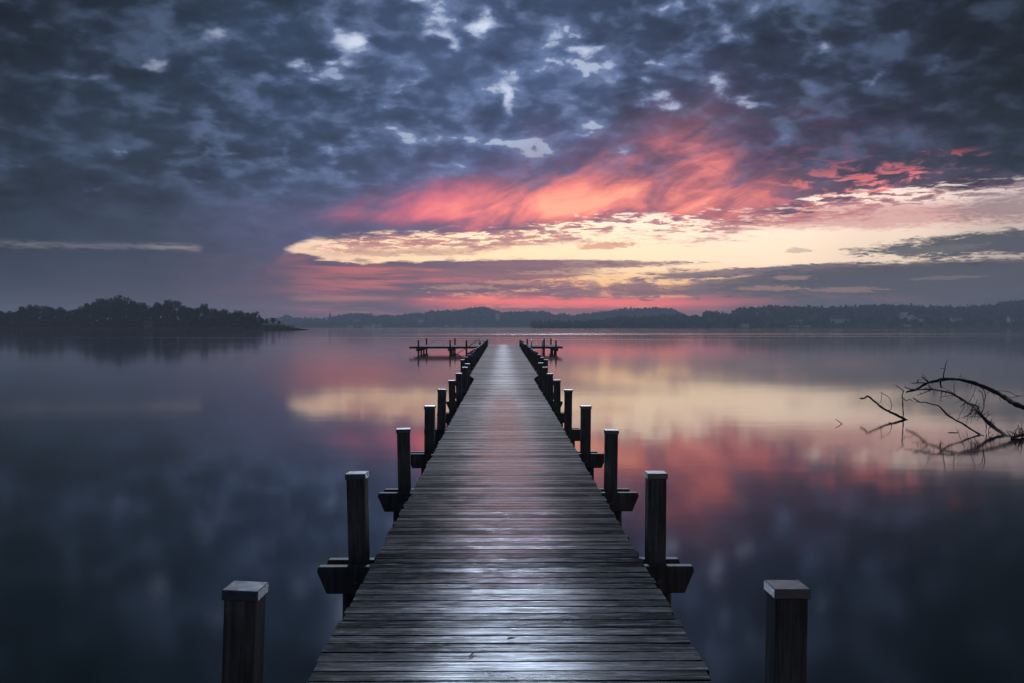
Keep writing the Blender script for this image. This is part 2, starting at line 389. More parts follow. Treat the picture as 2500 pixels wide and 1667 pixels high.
def mat_deck():
    m, nb, p = new_mat('wet_boards')
    geo = nb.new('ShaderNodeNewGeometry'); pos = S(nb, geo.outputs['Position']); rnd = S(nb, geo.outputs['Random Per Island'])
    x, y, z = nb.sep(pos)
    off = rnd * 37.0
    grain = nb.noise(nb.comb(x * 1.6 + off, y * 55.0, off), 1.0, 5.0, 0.6)
    fine = nb.noise(nb.comb(x * 5.0 + off, y * 220.0, off), 1.0, 3.0, 0.6)
    blot = nb.noise(nb.comb(x * 2.2, y * 2.0, 3.0), 1.0, 5.0, 0.6, 0.4)
    blot2 = nb.noise(nb.comb(x * 3.5 + off, y * 9.0, off), 1.0, 4.0, 0.6)
    worn = nb.smooth(nb.noise(nb.comb(x * 3.2 + off, y * 75.0, off * 2.0), 1.0, 4.0, 0.7), 0.51, 0.64) * nb.smooth(blot2, 0.42, 0.57)
    base = nb.mix(grain, (0.0055, 0.006, 0.0075, 1), (0.034, 0.037, 0.046, 1))
    base = nb.mix(nb.smooth(blot, 0.35, 0.7) * 0.6, base, (0.008, 0.0085, 0.010, 1))
    tone = 0.55 + rnd * 0.9
    base = nb.mix(1.0, base, nb.comb(tone, tone, tone), 'MULTIPLY')
    base = nb.mix(worn * 0.8, base, (0.26, 0.27, 0.30, 1))
    # bird droppings: few small pale spots
    v = nb.new('ShaderNodeTexVoronoi'); v.inputs['Scale'].default_value = 1.0
    nb.put(v.inputs['Vector'], nb.comb(x * 1.35, y * 1.1, 0.0))
    vd = S(nb, v.outputs['Distance']); vc = S(nb, v.outputs['Color'])
    r_, g_, b_ = nb.sep(vc)
    spot = nb.smooth(vd + (fine - 0.5) * 0.05, 0.035, 0.015) * nb.smooth(r_, 0.78, 0.8)
    base = nb.mix(spot * 0.8, base, (0.5, 0.5, 0.5, 1))
    nb.put(p.inputs['Base Color'], base)
    track = nb.math('ABSOLUTE', x - 0.03 + (blot - 0.5) * 0.5)          # bright streak put into the gloss down the walked middle line
    streak = nb.math('EXPONENT', 0.0 - (track / 0.36) * (track / 0.36))
    rough = 0.315 + (blot - 0.5) * 0.10 + (blot2 - 0.5) * 0.14 + worn * 0.15 + (rnd - 0.5) * 0.10
    p.inputs['Roughness'].default_value = 0.33
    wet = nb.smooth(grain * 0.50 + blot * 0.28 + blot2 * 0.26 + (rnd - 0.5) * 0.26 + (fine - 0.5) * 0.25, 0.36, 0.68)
    nb.put(p.inputs['Specular IOR Level'], nb.smooth(y, 4.5, 18.0, 0.0006, 0.011) * (0.35 + wet * 1.05) * (0.45 + streak * 2.4)); p.inputs['IOR'].default_value = 1.45  # far sheen put into the specular level, stronger along the middle
    streak_fade = nb.smooth(y, 9.0, 32.0, 1.0, 0.10)          # fades the built-in streak with distance along the pier
    fr = nb.new('ShaderNodeFresnel'); fr.inputs['IOR'].default_value = 1.33
    gl = nb.new('ShaderNodeBsdfAnisotropic') if hasattr(bpy.types, 'ShaderNodeBsdfAnisotropic') else nb.new('ShaderNodeBsdfGlossy')
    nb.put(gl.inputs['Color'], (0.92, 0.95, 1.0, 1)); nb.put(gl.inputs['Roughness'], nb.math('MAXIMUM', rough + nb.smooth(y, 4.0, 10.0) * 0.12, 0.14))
    gl.inputs['Anisotropy'].default_value = 0.88       # the grain runs across the pier
    nb.put(gl.inputs['Tangent'], nb.comb(0.0, 1.0, 0.0))
    k = nb.math('MINIMUM', S(nb, fr.outputs[0]), 0.45) * (0.16 + wet * 0.84) * (nb.smooth(y, 6.0, 36.0, 0.13, 0.24) + streak * 5.5 * streak_fade * nb.smooth(y, 4.3, 8.5, 0.55, 1.15))
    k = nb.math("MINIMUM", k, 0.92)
    mx = nb.new('ShaderNodeMixShader'); nb.put(mx.inputs[0], k)
    nb.links.new(p.outputs[0], mx.inputs[1]); nb.links.new(gl.outputs[0], mx.inputs[2])
    outn = [n for n in nb.nodes if n.type == 'OUTPUT_MATERIAL'][0]
    nb.links.new(mx.outputs[0], outn.inputs[0])
    bump = nb.new('ShaderNodeBump'); bump.inputs['Distance'].default_value = 0.003; bump.inputs['Strength'].default_value = 0.5
    nb.put(bump.inputs['Height'], grain * 0.7 + fine * 0.25)
    nb.links.new(bump.outputs[0], p.inputs['Normal']); nb.links.new(bump.outputs[0], gl.inputs['Normal'])
    return m

def mat_post(name, a, b, rough=0.75, scale=1.0):
    m, nb, p = new_mat(name)
    tc = nb.new('ShaderNodeTexCoord'); oi = nb.new('ShaderNodeObjectInfo')
    x, y, z = nb.sep(S(nb, tc.outputs['Object']))
    r = S(nb, oi.outputs['Random']) * 50.0
    g = nb.noise(nb.comb(x * 38.0 * scale + r, y * 38.0 * scale + r, z * 2.2 * scale), 1.0, 5.0, 0.62, 0.3)
    bl = nb.noise(nb.comb(x * 5.0 + r, y * 5.0, z * 3.0), 1.0, 4.0, 0.6)
    c = nb.mix(nb.smooth(g * 0.65 + bl * 0.35, 0.35, 0.68), a, b)
    worn = nb.smooth(bl + (g - 0.5) * 0.5, 0.62, 0.74)
    c = nb.mix(worn * 0.35, c, tuple(min(1, v * 2.2) for v in b[:3]) + (1,))
    nb.put(p.inputs['Base Color'], c)
    nb.put(p.inputs['Roughness'], rough + (g - 0.5) * 0.3)
    bump = nb.new('ShaderNodeBump'); bump.inputs['Distance'].default_value = 0.006; bump.inputs['Strength'].default_value = 0.5
    nb.put(bump.inputs['Height'], g); nb.links.new(bump.outputs[0], p.inputs['Normal'])
    return m

def mat_flat(name, c, rough=0.8, var=0.3, scale=3.0, metal=0.0):
    m, nb, p = new_mat(name)
    tc = nb.new('ShaderNodeTexCoord')
    n = nb.noise(S(nb, tc.outputs['Object']), scale, 4.0, 0.6)
    f = (1.0 - var * 0.5) + n * var
    nb.put(p.inputs['Base Color'], nb.mix(1.0, tuple(c[:3]) + (1,), nb.comb(f, f, f), 'MULTIPLY'))
    nb.put(p.inputs['Roughness'], rough + (n - 0.5) * 0.2)
    p.inputs['Metallic'].default_value = metal
    if rough > 0.78: p.inputs['Specular IOR Level'].default_value = 0.0
    return m

def mat_water():
    m, nb, p = new_mat('lake_water')
    geo = nb.new('ShaderNodeNewGeometry'); pos = S(nb, geo.outputs['Position'])
    x, y, z = nb.sep(pos)
    p.inputs['Base Color'].default_value = (0.005, 0.012, 0.014, 1)
    p.inputs['IOR'].default_value = 1.50
    p.inputs['Specular IOR Level'].default_value = 0.5
    # ribbons of ruffled water far out
    rib = None
    for (yc, wdt, x0, x1) in [(292, 9, -20, 900), (232, 5, 60, 320), (206, 4, -300, -20), (176, 2.5, -15, 16), (336, 9, -8, 560)]:
        wob = nb.noise(nb.comb(x * 0.01, yc * 1.0, 0.0), 1.0, 2.0, 0.5) * 8.0
        b = nb.smooth(nb.math('ABSOLUTE', y + wob - (yc + 4.0)), wdt, wdt * 0.35) * nb.smooth(x, x0 - 30, x0 + 50) * nb.smooth(x, x1 + 60, x1 - 60)
        rib = b if rib is None else rib + b
    patch = nb.noise(nb.comb(x * 0.012, y * 0.05, 0.0), 1.0, 4.0, 0.6)
    nb.put(p.inputs['Roughness'], nb.math('MAXIMUM', 0.060 + nb.smooth(y, 14.0, 5.0) * 0.03 + (patch - 0.5) * 0.05, 0.03) + rib * 0.12)
    sw = nb.noise(nb.comb(x * 0.22, y * 0.35, 0.0), 1.0, 3.0, 0.5)
    rp = nb.noise(nb.comb(x * 0.9, y * 3.0, 0.0), 1.0, 2.0, 0.5)
    bump = nb.new('ShaderNodeBump'); bump.inputs['Distance'].default_value = 1.0; bump.inputs['Strength'].default_value = 1.0
    nb.put(bump.inputs['Height'], sw * 0.004 * nb.smooth(y, 70.0, 15.0) + rp * rib * 0.13)
    nb.links.new(bump.outputs[0], p.inputs['Normal'])
    return m

def mat_foliage(name, c1, c2):
    m, nb, p = new_mat(name)
    geo = nb.new('ShaderNodeNewGeometry'); rnd = S(nb, geo.outputs['Random Per Island'])
    pos = S(nb, geo.outputs['Position'])
    n = nb.noise(pos, 0.15, 3.0, 0.6)
    nb.put(p.inputs['Base Color'], nb.mix((rnd * 0.6 + n * 0.4), c1, c2))
    p.inputs['Roughness'].default_value = 0.85
    p.inputs['Specular IOR Level'].default_value = 0.0
    return m

M = {}
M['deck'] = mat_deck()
M['post'] = mat_post('weathered_post', (0.016, 0.017, 0.018, 1), (0.085, 0.088, 0.092, 1), 0.7)
M['beam'] = mat_post('tarred_beam', (0.016, 0.0165, 0.017, 1), (0.065, 0.067, 0.070, 1), 0.75)
M['pile'] = mat_post('wet_pile', (0.008, 0.008, 0.008, 1), (0.024, 0.022, 0.021, 1), 0.5)
M['cap'] = mat_flat('zinc_cap', (0.10, 0.108, 0.122), 0.33, 0.8, 22.0, 0.55)
M['platform'] = mat_post('platform_boards', (0.04, 0.036, 0.034, 1), (0.09, 0.083, 0.078, 1), 0.9, 0.5)
M['rail'] = mat_flat('dull_steel', (0.10, 0.09, 0.09), 0.45, 0.3, 8.0, 0.6)
M['sign'] = mat_flat('blue_enamel', (0.10, 0.22, 0.42), 0.35, 0.15, 6.0)
M['bark'] = mat_post('dead_bark', (0.010, 0.0095, 0.009, 1), (0.035, 0.032, 0.029, 1), 0.85, 0.7)
M['water'] = mat_water()
M['leaf_dark'] = mat_foliage('dark_foliage', (0.018, 0.022, 0.015, 1), (0.05, 0.055, 0.038, 1))
M['leaf_conifer'] = mat_foliage('conifer_needles', (0.012, 0.016, 0.013, 1), (0.032, 0.040, 0.030, 1))
M['wood'] = mat_foliage('forest_canopy', (0.020, 0.024, 0.018, 1), (0.050, 0.056, 0.042, 1))
M['trunk'] = mat_flat('trunk_bark', (0.035, 0.030, 0.026), 0.9, 0.4, 2.0)
M['hill'] = mat_flat('hill_ground', (0.030, 0.033, 0.024), 0.95, 0.5, 0.05)
M['meadow'] = mat_flat('meadow_grass', (0.085, 0.088, 0.055), 0.95, 0.4, 0.1)
M['reed'] = mat_foliage('dry_reeds', (0.045, 0.038, 0.026, 1), (0.10, 0.085, 0.06, 1))
M['plaster'] = mat_flat('pale_plaster', (0.78, 0.77, 0.75), 0.8, 0.1, 0.6)
M['roof'] = mat_flat('roof_tiles', (0.12, 0.075, 0.06), 0.8, 0.3, 0.8)
M['greywood'] = mat_flat('grey_planks', (0.13, 0.13, 0.13), 0.9, 0.5, 1.5)
M['slate'] = mat_flat('slate_spire', (0.05, 0.055, 0.06), 0.6, 0.3, 0.8)
M['glass'] = mat_flat('dark_window', (0.03, 0.035, 0.045), 0.2, 0.1, 0.5)
M['dryleaf'] = mat_flat('dry_leaf', (0.10, 0.085, 0.065), 0.7, 0.4, 60.0)

# ------------------------------------------------------------------ water and lake bed
def sheet(name, x0, x1, y0, y1, z, mat, nx=1, ny=1):
    bm = bmesh.new()
    vs = [[bm.verts.new((x0 + (x1 - x0) * i / nx, y0 + (y1 - y0) * j / ny, z)) for i in range(nx + 1)] for j in range(ny + 1)]
    for j in range(ny):
        for i in range(nx):
            bm.faces.new((vs[j][i], vs[j][i + 1], vs[j + 1][i + 1], vs[j + 1][i]))
    return obj(name, mesh_from_bm(name, bm, mat))
tag(sheet('lake', -6000, 6000, -400, 9000, WATER, M['water'], 8, 8), kind='structure')

# ------------------------------------------------------------------ PIER
pier = empty('pier', (0, 0, 0))
tag(pier, 'long wooden pier of dark wet boards running straight out between rows of capped posts', 'pier')
CX = 0.035
def deck_half(y):
    if y < 32.7: return 1.005
    if y < 35.0: return 1.005 + (y - 32.7) / 2.3 * 0.235
    if y < 77.0: return 1.24 + (y - 35.0) / 42.0 * 0.16
    return 1.40 + (y - 77.0) / 21.0 * 0.34

def build_deck():
    bm = bmesh.new()
    y = -2.0
    while y < 98.0:
        w = 0.132 + random.uniform(-0.006, 0.006)
        gap = random.uniform(0.006, 0.0105)
        h0 = deck_half(y); h1 = deck_half(y + w)
        jl = random.uniform(-0.012, 0.014); jr = random.uniform(-0.012, 0.014)
        if random.random() < 0.04: jl += 0.02
        zt = random.uniform(-0.0008, 0.0008); tilt = random.uniform(-0.002, 0.002); roll = random.uniform(-0.003, 0.003)
        yaw = random.uniform(-0.002, 0.002)
        t = 0.036; c = 0.005
        prof = [(0, -t), (w, -t), (w, -c), (w - c, 0), (c, 0), (0, -c)]
        rings = []
        for s, half0, half1, j in ((-1, h0, h1, jl), (1, h0, h1, jr)):
            ring = []
            for (yy, zz) in prof:
                half = half0 + (half1 - half0) * yy / w + j
                ring.append(bm.verts.new((CX + s * half, y + yy + s * yaw * half, zz + zt + (yy / w - 0.5) * tilt + s * roll * 0.5)))
            rings.append(ring)
        n = len(prof)
        for k in range(n):
            bm.faces.new((rings[0][k], rings[0][(k + 1) % n], rings[1][(k + 1) % n], rings[1][k]))
        bm.faces.new(rings[0]); bm.faces.new(list(reversed(rings[1])))
        y += w + gap
    bmesh.ops.recalc_face_normals(bm, faces=list(bm.faces))
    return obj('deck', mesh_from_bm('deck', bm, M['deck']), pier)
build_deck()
# stringers under the boards
for sx in (-0.8, 0.0, 0.8):
    bm = bmesh.new(); add_box(bm, CX + sx - 0.05, CX + sx + 0.05, -2.0, 97.9, -0.140, -0.042)
    obj('stringer', mesh_from_bm('stringer', bm, M['beam']), pier)

PW = 0.0735; CAPZ = 0.581
def post_mesh():
    bm = bmesh.new(); add_box(bm, -PW, PW, -PW, PW, -0.36, CAPZ - 0.012); bevel_all(bm, 0.006)
    return mesh_from_bm('post', bm, M['post'])
def cap_mesh():
    bm = bmesh.new(); c = 0.082
    add_hexa(bm, [(-c, -c, CAPZ - 0.046), (c, -c, CAPZ - 0.046), (c, c, CAPZ - 0.046), (-c, c, CAPZ - 0.046),
                  (-c, -c, CAPZ), (c, -c, CAPZ), (c, c, CAPZ), (-c, c, CAPZ)])
    bevel_all(bm, 0.004)
    return mesh_from_bm('post_cap', bm, M['cap'])
def beam_mesh(half):
    bm = bmesh.new()
    zt, zb, zm = -0.142, -0.356, -0.178
    th = 0.041
    x = half
    prof = [(-x + 0.075, zb), (x - 0.075, zb), (x, zm), (x - 0.012, zt), (-x + 0.012, zt), (-x, zm)]
    a = [bm.verts.new((px, -th, pz)) for px, pz in prof]
    b = [bm.verts.new((px, th, pz)) for px, pz in prof]
    bm.faces.new(a); bm.faces.new(list(reversed(b)))
    n = len(prof)
    for k in range(n): bm.faces.new((a[k], b[k], b[(k + 1) % n], a[(k + 1) % n]))
    bmesh.ops.recalc_face_normals(bm, faces=list(bm.faces))
    bevel_all(bm, 0.005)
    return mesh_from_bm('crossbeam', bm, M['beam'])
def pile_mesh():
    bm = bmesh.new(); add_tube(bm, [(0, 0, -2.6), (0, 0, -1.2), (0, 0, -0.37)], [0.125, 0.122, 0.115], 14)
    return mesh_from_bm('pile', bm, M['pile'], True)
def bolt_mesh():
    bm = bmesh.new(); add_tube(bm, [(0, -0.022, 0), (0, 0.0, 0)], [0.016, 0.02], 8)
    return mesh_from_bm('bolt', bm, M['rail'])
me_post, me_cap, me_bn, me_bw, me_pile, me_bolt = post_mesh(), cap_mesh(), beam_mesh(1.495), beam_mesh(1.86), pile_mesh(), bolt_mesh()
PX = [(-1.185, 1.285), (-1.163, 1.232), (-1.143, 1.25), (-1.109, 1.249), (-1.147, 1.215), (-1.126, 1.205), (-1.127, 1.22), (-1.12, 1.235), (-1.155, 1.236)]
for i in range(-1, 26):
    y = 4.35 + 3.40 * i
    wide = i >= 9
    lx, rx = PX[i] if 0 <= i < 9 else ((-1.15, 1.24) if not wide else (-1.475, 1.575))
    for k, dy in enumerate((-(PW + 0.044), PW + 0.044)):
        b = obj('crossbeam', me_bw if wide else me_bn, pier, (CX + random.uniform(-.03, .03), y + dy, random.uniform(-0.004, 0.0)))
        if k == 1: b.scale = (0.965, 1, 1)
    for X in (lx, rx):
        if i > 8: X += random.uniform(-0.02, 0.02)
        lean = (random.uniform(-0.012, 0.012), random.uniform(-0.02, 0.02), random.uniform(-0.08, 0.08))
        if i == 0: lean = (0.0, 0.035 if X < 0 else 0.012, -0.05 if X < 0 else 0.03)
        if i == 1: lean = (0.0, -0.022 if X < 0 else 0.006, -0.05 if X < 0 else 0.03)
        hz = random.uniform(-0.02, 0.02) if i > 1 else 0.0
        p = obj('post', me_post, pier, (X, y, hz), lean)
        obj('post_cap', me_cap, p)
        if i < 9:
            obj('bolt', me_bolt, p, (0, -PW - 0.087, -0.26 - hz))
        obj('pile', me_pile, pier, (X - 0.015 if X < 0 else X + 0.015, y, 0))

# small blue sign on one of the left posts
sg = empty('sign', (-1.475, 44.98, 0.40)); tag(sg, 'small blue sign plate fixed to a left-hand post far along the pier', 'sign')
bm = bmesh.new(); add_box(bm, -0.06, 0.06, -0.012, 0.0, -0.02, 0.20); bevel_all(bm, 0.003)
obj('plate', mesh_from_bm('plate', bm, M['sign']), sg)
bm = bmesh.new()
for zz in (0.01, 0.17): add_tube(bm, [(0, -0.018, zz), (0, 0.07, zz)], 0.008, 6)
obj('bracket', mesh_from_bm('bracket', bm, M['rail']), sg)

# ------------------------------------------------------------------ T-HEAD PLATFORMS
def platform(label, x0, x1, bents, singles, name='bathing_platform'):
    root = empty(name, ((x0 + x1) / 2, 92.5, 0)); tag(root, label, 'platform')
    ox, oy = (x0 + x1) / 2, 92.5
    bm = bmesh.new()
    nb_ = int((x1 - x0) / 0.15)
    for k in range(nb_):
        a = x0 + (x1 - x0) * k / nb_; b = x0 + (x1 - x0) * (k + 1) / nb_ - 0.012
        j = random.uniform(-.03, .03); dz = random.uniform(-.004, .004)
        add_box(bm, a - ox, b - ox, 88.0 - oy + j, 97.0 - oy + j, -0.05 + dz, 0.0 + dz)
    obj('platform_deck', mesh_from_bm('platform_deck', bm, M['platform']), root)
    bm = bmesh.new()
    for yy in (88.12, 92.5, 96.85): add_box(bm, x0 + .03 - ox, x1 - .03 - ox, yy - 0.06 - oy, yy + 0.06 - oy, -0.185, -0.056)
    obj('edge_beam', mesh_from_bm('edge_beam', bm, M['beam']), root)
    for bx in bents:
        for dx in (-0.13, 0.13):
            bm = bmesh.new(); add_box(bm, bx + dx - 0.04 - ox, bx + dx + 0.04 - ox, 87.45 - oy, 97.4 - oy, -0.40, -0.19); bevel_all(bm, 0.01)
            obj('crossbeam', mesh_from_bm('crossbeam', bm, M['beam']), root)
        for yy, top in ((87.85, 0.52), (90.8, -0.2), (94.0, -0.2), (97.15, 0.56)):
            bm = bmesh.new(); add_tube(bm, [(0, 0, -2.6), (0, 0, top - 0.02), (0, 0, top)], [0.085, 0.078, 0.068], 10)
            obj('pile', mesh_from_bm('pile', bm, M['pile']), root, (bx - ox + random.uniform(-.02, .02), yy - oy, 0), (0, random.uniform(-.006, .006), 0))
    for bx, yy, top, r in singles:
        bm = bmesh.new(); add_tube(bm, [(0, 0, -2.6), (0, 0, top - 0.10), (0, 0, top)], [r, r * 0.95, r * 0.72], 10)
        obj('pile', mesh_from_bm('pile', bm, M['pile']), root, (bx - ox, yy - oy, 0))
    return root
platform('low broad bathing platform on piles, left arm of the pier head', -8.6, -1.80, (-7.72, -4.84), [(-3.33, 87.85, 0.50, 0.09), (-8.0 + 5.9, 87.85, 0.40, 0.08)])
platform('short bathing platform on piles, right arm of the pier head', 1.86, 5.50, (4.85,), [(3.75, 87.8, 0.66, 0.085), (2.45, 97.1, 0.50, 0.08)])

def swim_stairs(label, top, bot, width, axis, ntread):
    root = empty('swim_stairs', top); tag(root, label, 'stairs', 'bathing stairs at the pier head')
    T = Vector(top); B = Vector(bot)
    side = Vector((0, 1, 0)) if axis == 'x' else Vector((1, 0, 0))
    d = B - T
    for s in (-0.5, 0.5):
        bm = bmesh.new()
        o = side * (s * width)
        up = Vector((0, 0, 0.62))
        pts = [o + Vector((0, 0, 0.0)) - d.normalized() * 0.05, o + up * 0.6, o + up, o + up + d * 0.5, o + up + d, o + d + d.normalized() * 0.10 + up * 0.62, o + d + up * 0.25, o + d * 0.9]
        add_tube(bm, pts, 0.028, 7)
        obj('handrail', mesh_from_bm('handrail', bm, M['rail'], True), root)
    for s in (-0.5, 0.5):
        bm = bmesh.new(); o = side * (s * width * 0.92)
        n = d.cross(side).normalized() * 0.07
        t = side * 0.02
        add_hexa(bm, [o - t - n, o + t - n, o + t - n + d, o - t - n + d, o - t + n, o + t + n, o + t + n + d, o - t + n + d])
        bmesh.ops.recalc_face_normals(bm, faces=list(bm.faces))
        obj('stair_side', mesh_from_bm('stair_side', bm, M['beam']), root)
    for k in range(ntread):
        f = (k + 1) / (ntread + 0.3)
        c = d * f
        bm = bmesh.new(); h = width * 0.45
        if axis == 'x': add_box(bm, c.x - 0.11, c.x + 0.11, c.y - h, c.y + h, c.z - 0.02, c.z + 0.02)
        else: add_box(bm, c.x - h, c.x + h, c.y - 0.11, c.y + 0.11, c.z - 0.02, c.z + 0.02)
        obj('tread', mesh_from_bm('tread', bm, M['platform']), root)
    return root
swim_stairs('metal railed stairs slanting down to the water from the left platform', (-2.15, 87.2, 0.0), (-4.15, 87.2, -1.25), 1.0, 'x', 6)
swim_stairs('wooden bathing stairs dropping towards the shore from the right platform', (3.10, 87.9, -0.02), (3.10, 86.6, -0.95), 1.0, 'y', 6)

# ------------------------------------------------------------------ FALLEN BRANCHES (measured from the photograph)
def zb(x, y, d): return at(2000 + x / 4.48, 850 + y / 4.48, d)
def smooth_path(pts, sub=3):
    P = [Vector(p) for p in pts]
    out = []
    for i in range(len(P) - 1):
        p0 = P[max(0, i - 1)]; p1 = P[i]; p2 = P[i + 1]; p3 = P[min(len(P) - 1, i + 2)]
        for k in range(sub):
            t = k / sub
            out.append(0.5 * ((2 * p1) + (p2 - p0) * t + (2 * p0 - 5 * p1 + 4 * p2 - p3) * t * t + (3 * p1 - p0 - 3 * p2 + p3) * t ** 3))
    out.append(P[-1])
    return out
def spurs(bm, path, o, count, L, r):
    for _ in range(count):
        i = random.randrange(1, len(path) - 1)
        p = path[i] - o
        d = Vector((random.uniform(-1, 1), random.uniform(-.5, .5), random.uniform(-1, 1))).normalized()
        l = L * random.uniform(0.4, 1.0)
        mid = p + d * l * 0.5 + Vector((random.uniform(-.1, .1), 0, random.uniform(-.1, .1))) * l
        add_tube(bm, [p, mid, p + d * l], [r, r * 0.8, r * 0.5], 5)

def branch_mesh(name, zpts, r0, r1, origin, jit=0.006, sub=3, n=7, spur=()):
    pts = smooth_path([zb(*p) for p in zpts], sub)
    m = len(pts); rad = []
    o = Vector(origin)
    q = []
    for i, p in enumerate(pts):
        f = i / (m - 1)
        rad.append((r0 + (r1 - r0) * f) * random.uniform(0.8, 1.25) * (1.4 if r0 < 0.0125 else 1.05))
        q.append(p - o + Vector((random.uniform(-jit, jit), random.uniform(-jit, jit), random.uniform(-jit, jit))))
    bm = bmesh.new(); add_tube(bm, q, rad, n)
    for (a, b, cnt, L, rr) in spur:
        spurs(bm, [v + o for v in q[int(a * m):int(b * m)]], o, cnt, L, rr)
    return mesh_from_bm(name, bm, M['bark'], True)
def extra_twigs(parent, zpath, count, L, origin, seed):
    rr = random.Random(seed); P = smooth_path([zb(*p) for p in zpath], 5); o = Vector(origin)
    for _ in range(count):
        p = P[rr.randrange(1, len(P) - 1)] - o
        d = Vector((rr.uniform(-1, .4), rr.uniform(-.5, .5), rr.uniform(-.9, .9))).normalized()
        l = L * rr.uniform(.45, 1.0); pts = [p]; n = 6
        for k in range(n):
            d = (d + Vector((rr.uniform(-.45, .45), rr.uniform(-.3, .3), rr.uniform(-.45, .4)))).normalized(); pts.append(pts[-1] + d * l / n)
        bm = bmesh.new(); add_tube(bm, pts, [.0085 * (1 - .1 * k) for k in range(n + 1)], 5)
        q = rr.randrange(2, n); s_ = Vector((rr.uniform(-1, 1), rr.uniform(-.3, .3), rr.uniform(-1, 1))).normalized() * l * .3
        add_tube(bm, [pts[q], pts[q] + s_ * .5 + Vector((0, 0, .02)), pts[q] + s_], [.006, .005, .003], 5)
        obj('twig', mesh_from_bm('twig', bm, M['bark']), parent)
def dline(pts, d0, d1):
    n = len(pts) - 1
    return [(p[0], p[1], d0 + (d1 - d0) * i / n) for i, p in enumerate(pts)]
ft_o = zb(2160, 600, 23.6); ft_o.z = WATER
ft = empty('fallen_tree', ft_o); tag(ft, 'dead fallen tree limb arching out of the water at the right edge', 'dead tree')
arch = dline([(970, 480), (1100, 440), (1200, 380), (1340, 345), (1450, 332), (1560, 340), (1700, 370), (1850, 430), (1980, 490), (2080, 550), (2170, 605), (2300, 655), (2480, 700), (2700, 780), (2900, 900)], 27.5, 22.6)
o1 = obj('limb', branch_mesh('limb', arch, 0.026, 0.066, ft_o, 0.008, 4, 9, [(.05, .75, 16, .13, .009)]), ft)
longb = dline([(955, 420), (1050, 450), (1250, 445), (1370, 465), (1500, 505), (1620, 580), (1720, 640), (1790, 720), (1900, 830), (2000, 908), (2100, 970), (2200, 1010), (2300, 1040)], 25.3, 20.3)
o2 = obj('limb', branch_mesh('limb', longb, 0.009, 0.034, ft_o, 0.008, 4, 8, [(.08, .42, 18, .17, .006), (.42, .72, 46, .17, .008)]), ft)
lowl = dline([(2140, 985), (2200, 965), (2300, 940), (2480, 900), (2700, 860), (2900, 880)], 20.6, 21.5)
o3 = obj('limb', branch_mesh('limb', lowl, 0.022, 0.05, ft_o, 0.008, 3, 8, [(.0, .5, 18, .3, .009)]), ft)
twigs = [
    ([(1385, 330), (1385, 270), (1398, 225), (1405, 180), (1422, 130)], 26.1, 26.0, .012, .006),
    ([(1400, 226), (1370, 216), (1340, 220)], 26.05, 26.0, .007, .004),
    ([(1395, 322), (1365, 324), (1340, 322)], 26.1, 26.0, .008, .005),
    ([(1222, 372), (1185, 345), (1145, 305)], 26.7, 26.7, .020, .013),
    ([(1200, 378), (1120, 376), (1030, 380)], 26.8, 27.0, .013, .012),
    ([(1100, 376), (1098, 350), (1112, 342)], 26.9, 26.9, .011, .008),
    ([(1352, 350), (1350, 390), (1362, 432)], 26.3, 26.3, .028, .016),
    ([(1362, 425), (1420, 450), (1490, 485)], 26.2, 25.4, .006, .004),
    ([(1245, 448), (1190, 480), (1140, 495), (1095, 512)], 24.9, 24.8, .007, .005),
    ([(1210, 400), (1240, 440)], 25.0, 24.9, .005, .005),
    ([(1350, 450), (1310, 480), (1282, 515)], 24.8, 24.8, .004, .002),
    ([(1415, 475), (1390, 520), (1330, 545)], 24.7, 24.7, .005, .003),
    ([(1500, 508), (1470, 535), (1450, 550)], 24.2, 24.2, .005, .003),
    ([(1640, 590), (1610, 605), (1575, 645)], 23.6, 23.6, .009, .006),
    ([(1600, 572), (1550, 585), (1500, 612)], 23.7, 23.7, .004, .002),
    ([(1730, 650), (1745, 600), (1762, 555)], 23.2, 23.2, .006, .003),
    ([(1800, 720), (1828, 660), (1832, 590), (1848, 530), (1838, 470), (1808, 430)], 22.6, 22.9, .010, .005),
    ([(1832, 590), (1822, 530), (1808, 485), (1768, 460)], 22.8, 22.9, .007, .004),
    ([(1690, 605), (1760, 640), (1765, 690)], 23.2, 22.9, .012, .008),
    ([(1770, 690), (1735, 740), (1722, 778)], 22.9, 22.9, .008, .004),
    ([(1770, 700), (1715, 706)], 22.9, 22.9, .006, .004),
    ([(1795, 715), (1838, 720)], 22.6, 22.6, .007, .004),
    ([(1915, 838), (1915, 812), (1890, 798)], 22.0, 22.0, .012, .006),
    ([(1860, 490), (1930, 470), (2020, 463), (2110, 475), (2190, 515), (2260, 520)], 24.4, 24.0, .005, .005),
    ([(2075, 530), (2145, 537), (2240, 520)], 24.0, 23.9, .006, .006),
    ([(2160, 985), (2120, 950), (2080, 908)], 20.6, 20.8, .009, .005),
    ([(2150, 970), (2148, 920)], 20.6, 20.6, .006, .003),
    ([(2240, 960), (2220, 930), (2212, 905)], 20.6, 20.6, .008, .004)]
for pts, d0, d1, r0, r1 in twigs:
    obj('twig', branch_mesh('twig', dline(pts, d0, d1), r0, r1, ft_o, 0.004, 3, 6), ft)
extra_twigs(ft, longb[2:11], 24, 0.6, ft_o, 5)
extra_twigs(ft, arch[1:11], 9, 0.35, ft_o, 8)
extra_twigs(ft, lowl[:3], 4, 0.5, ft_o, 9)

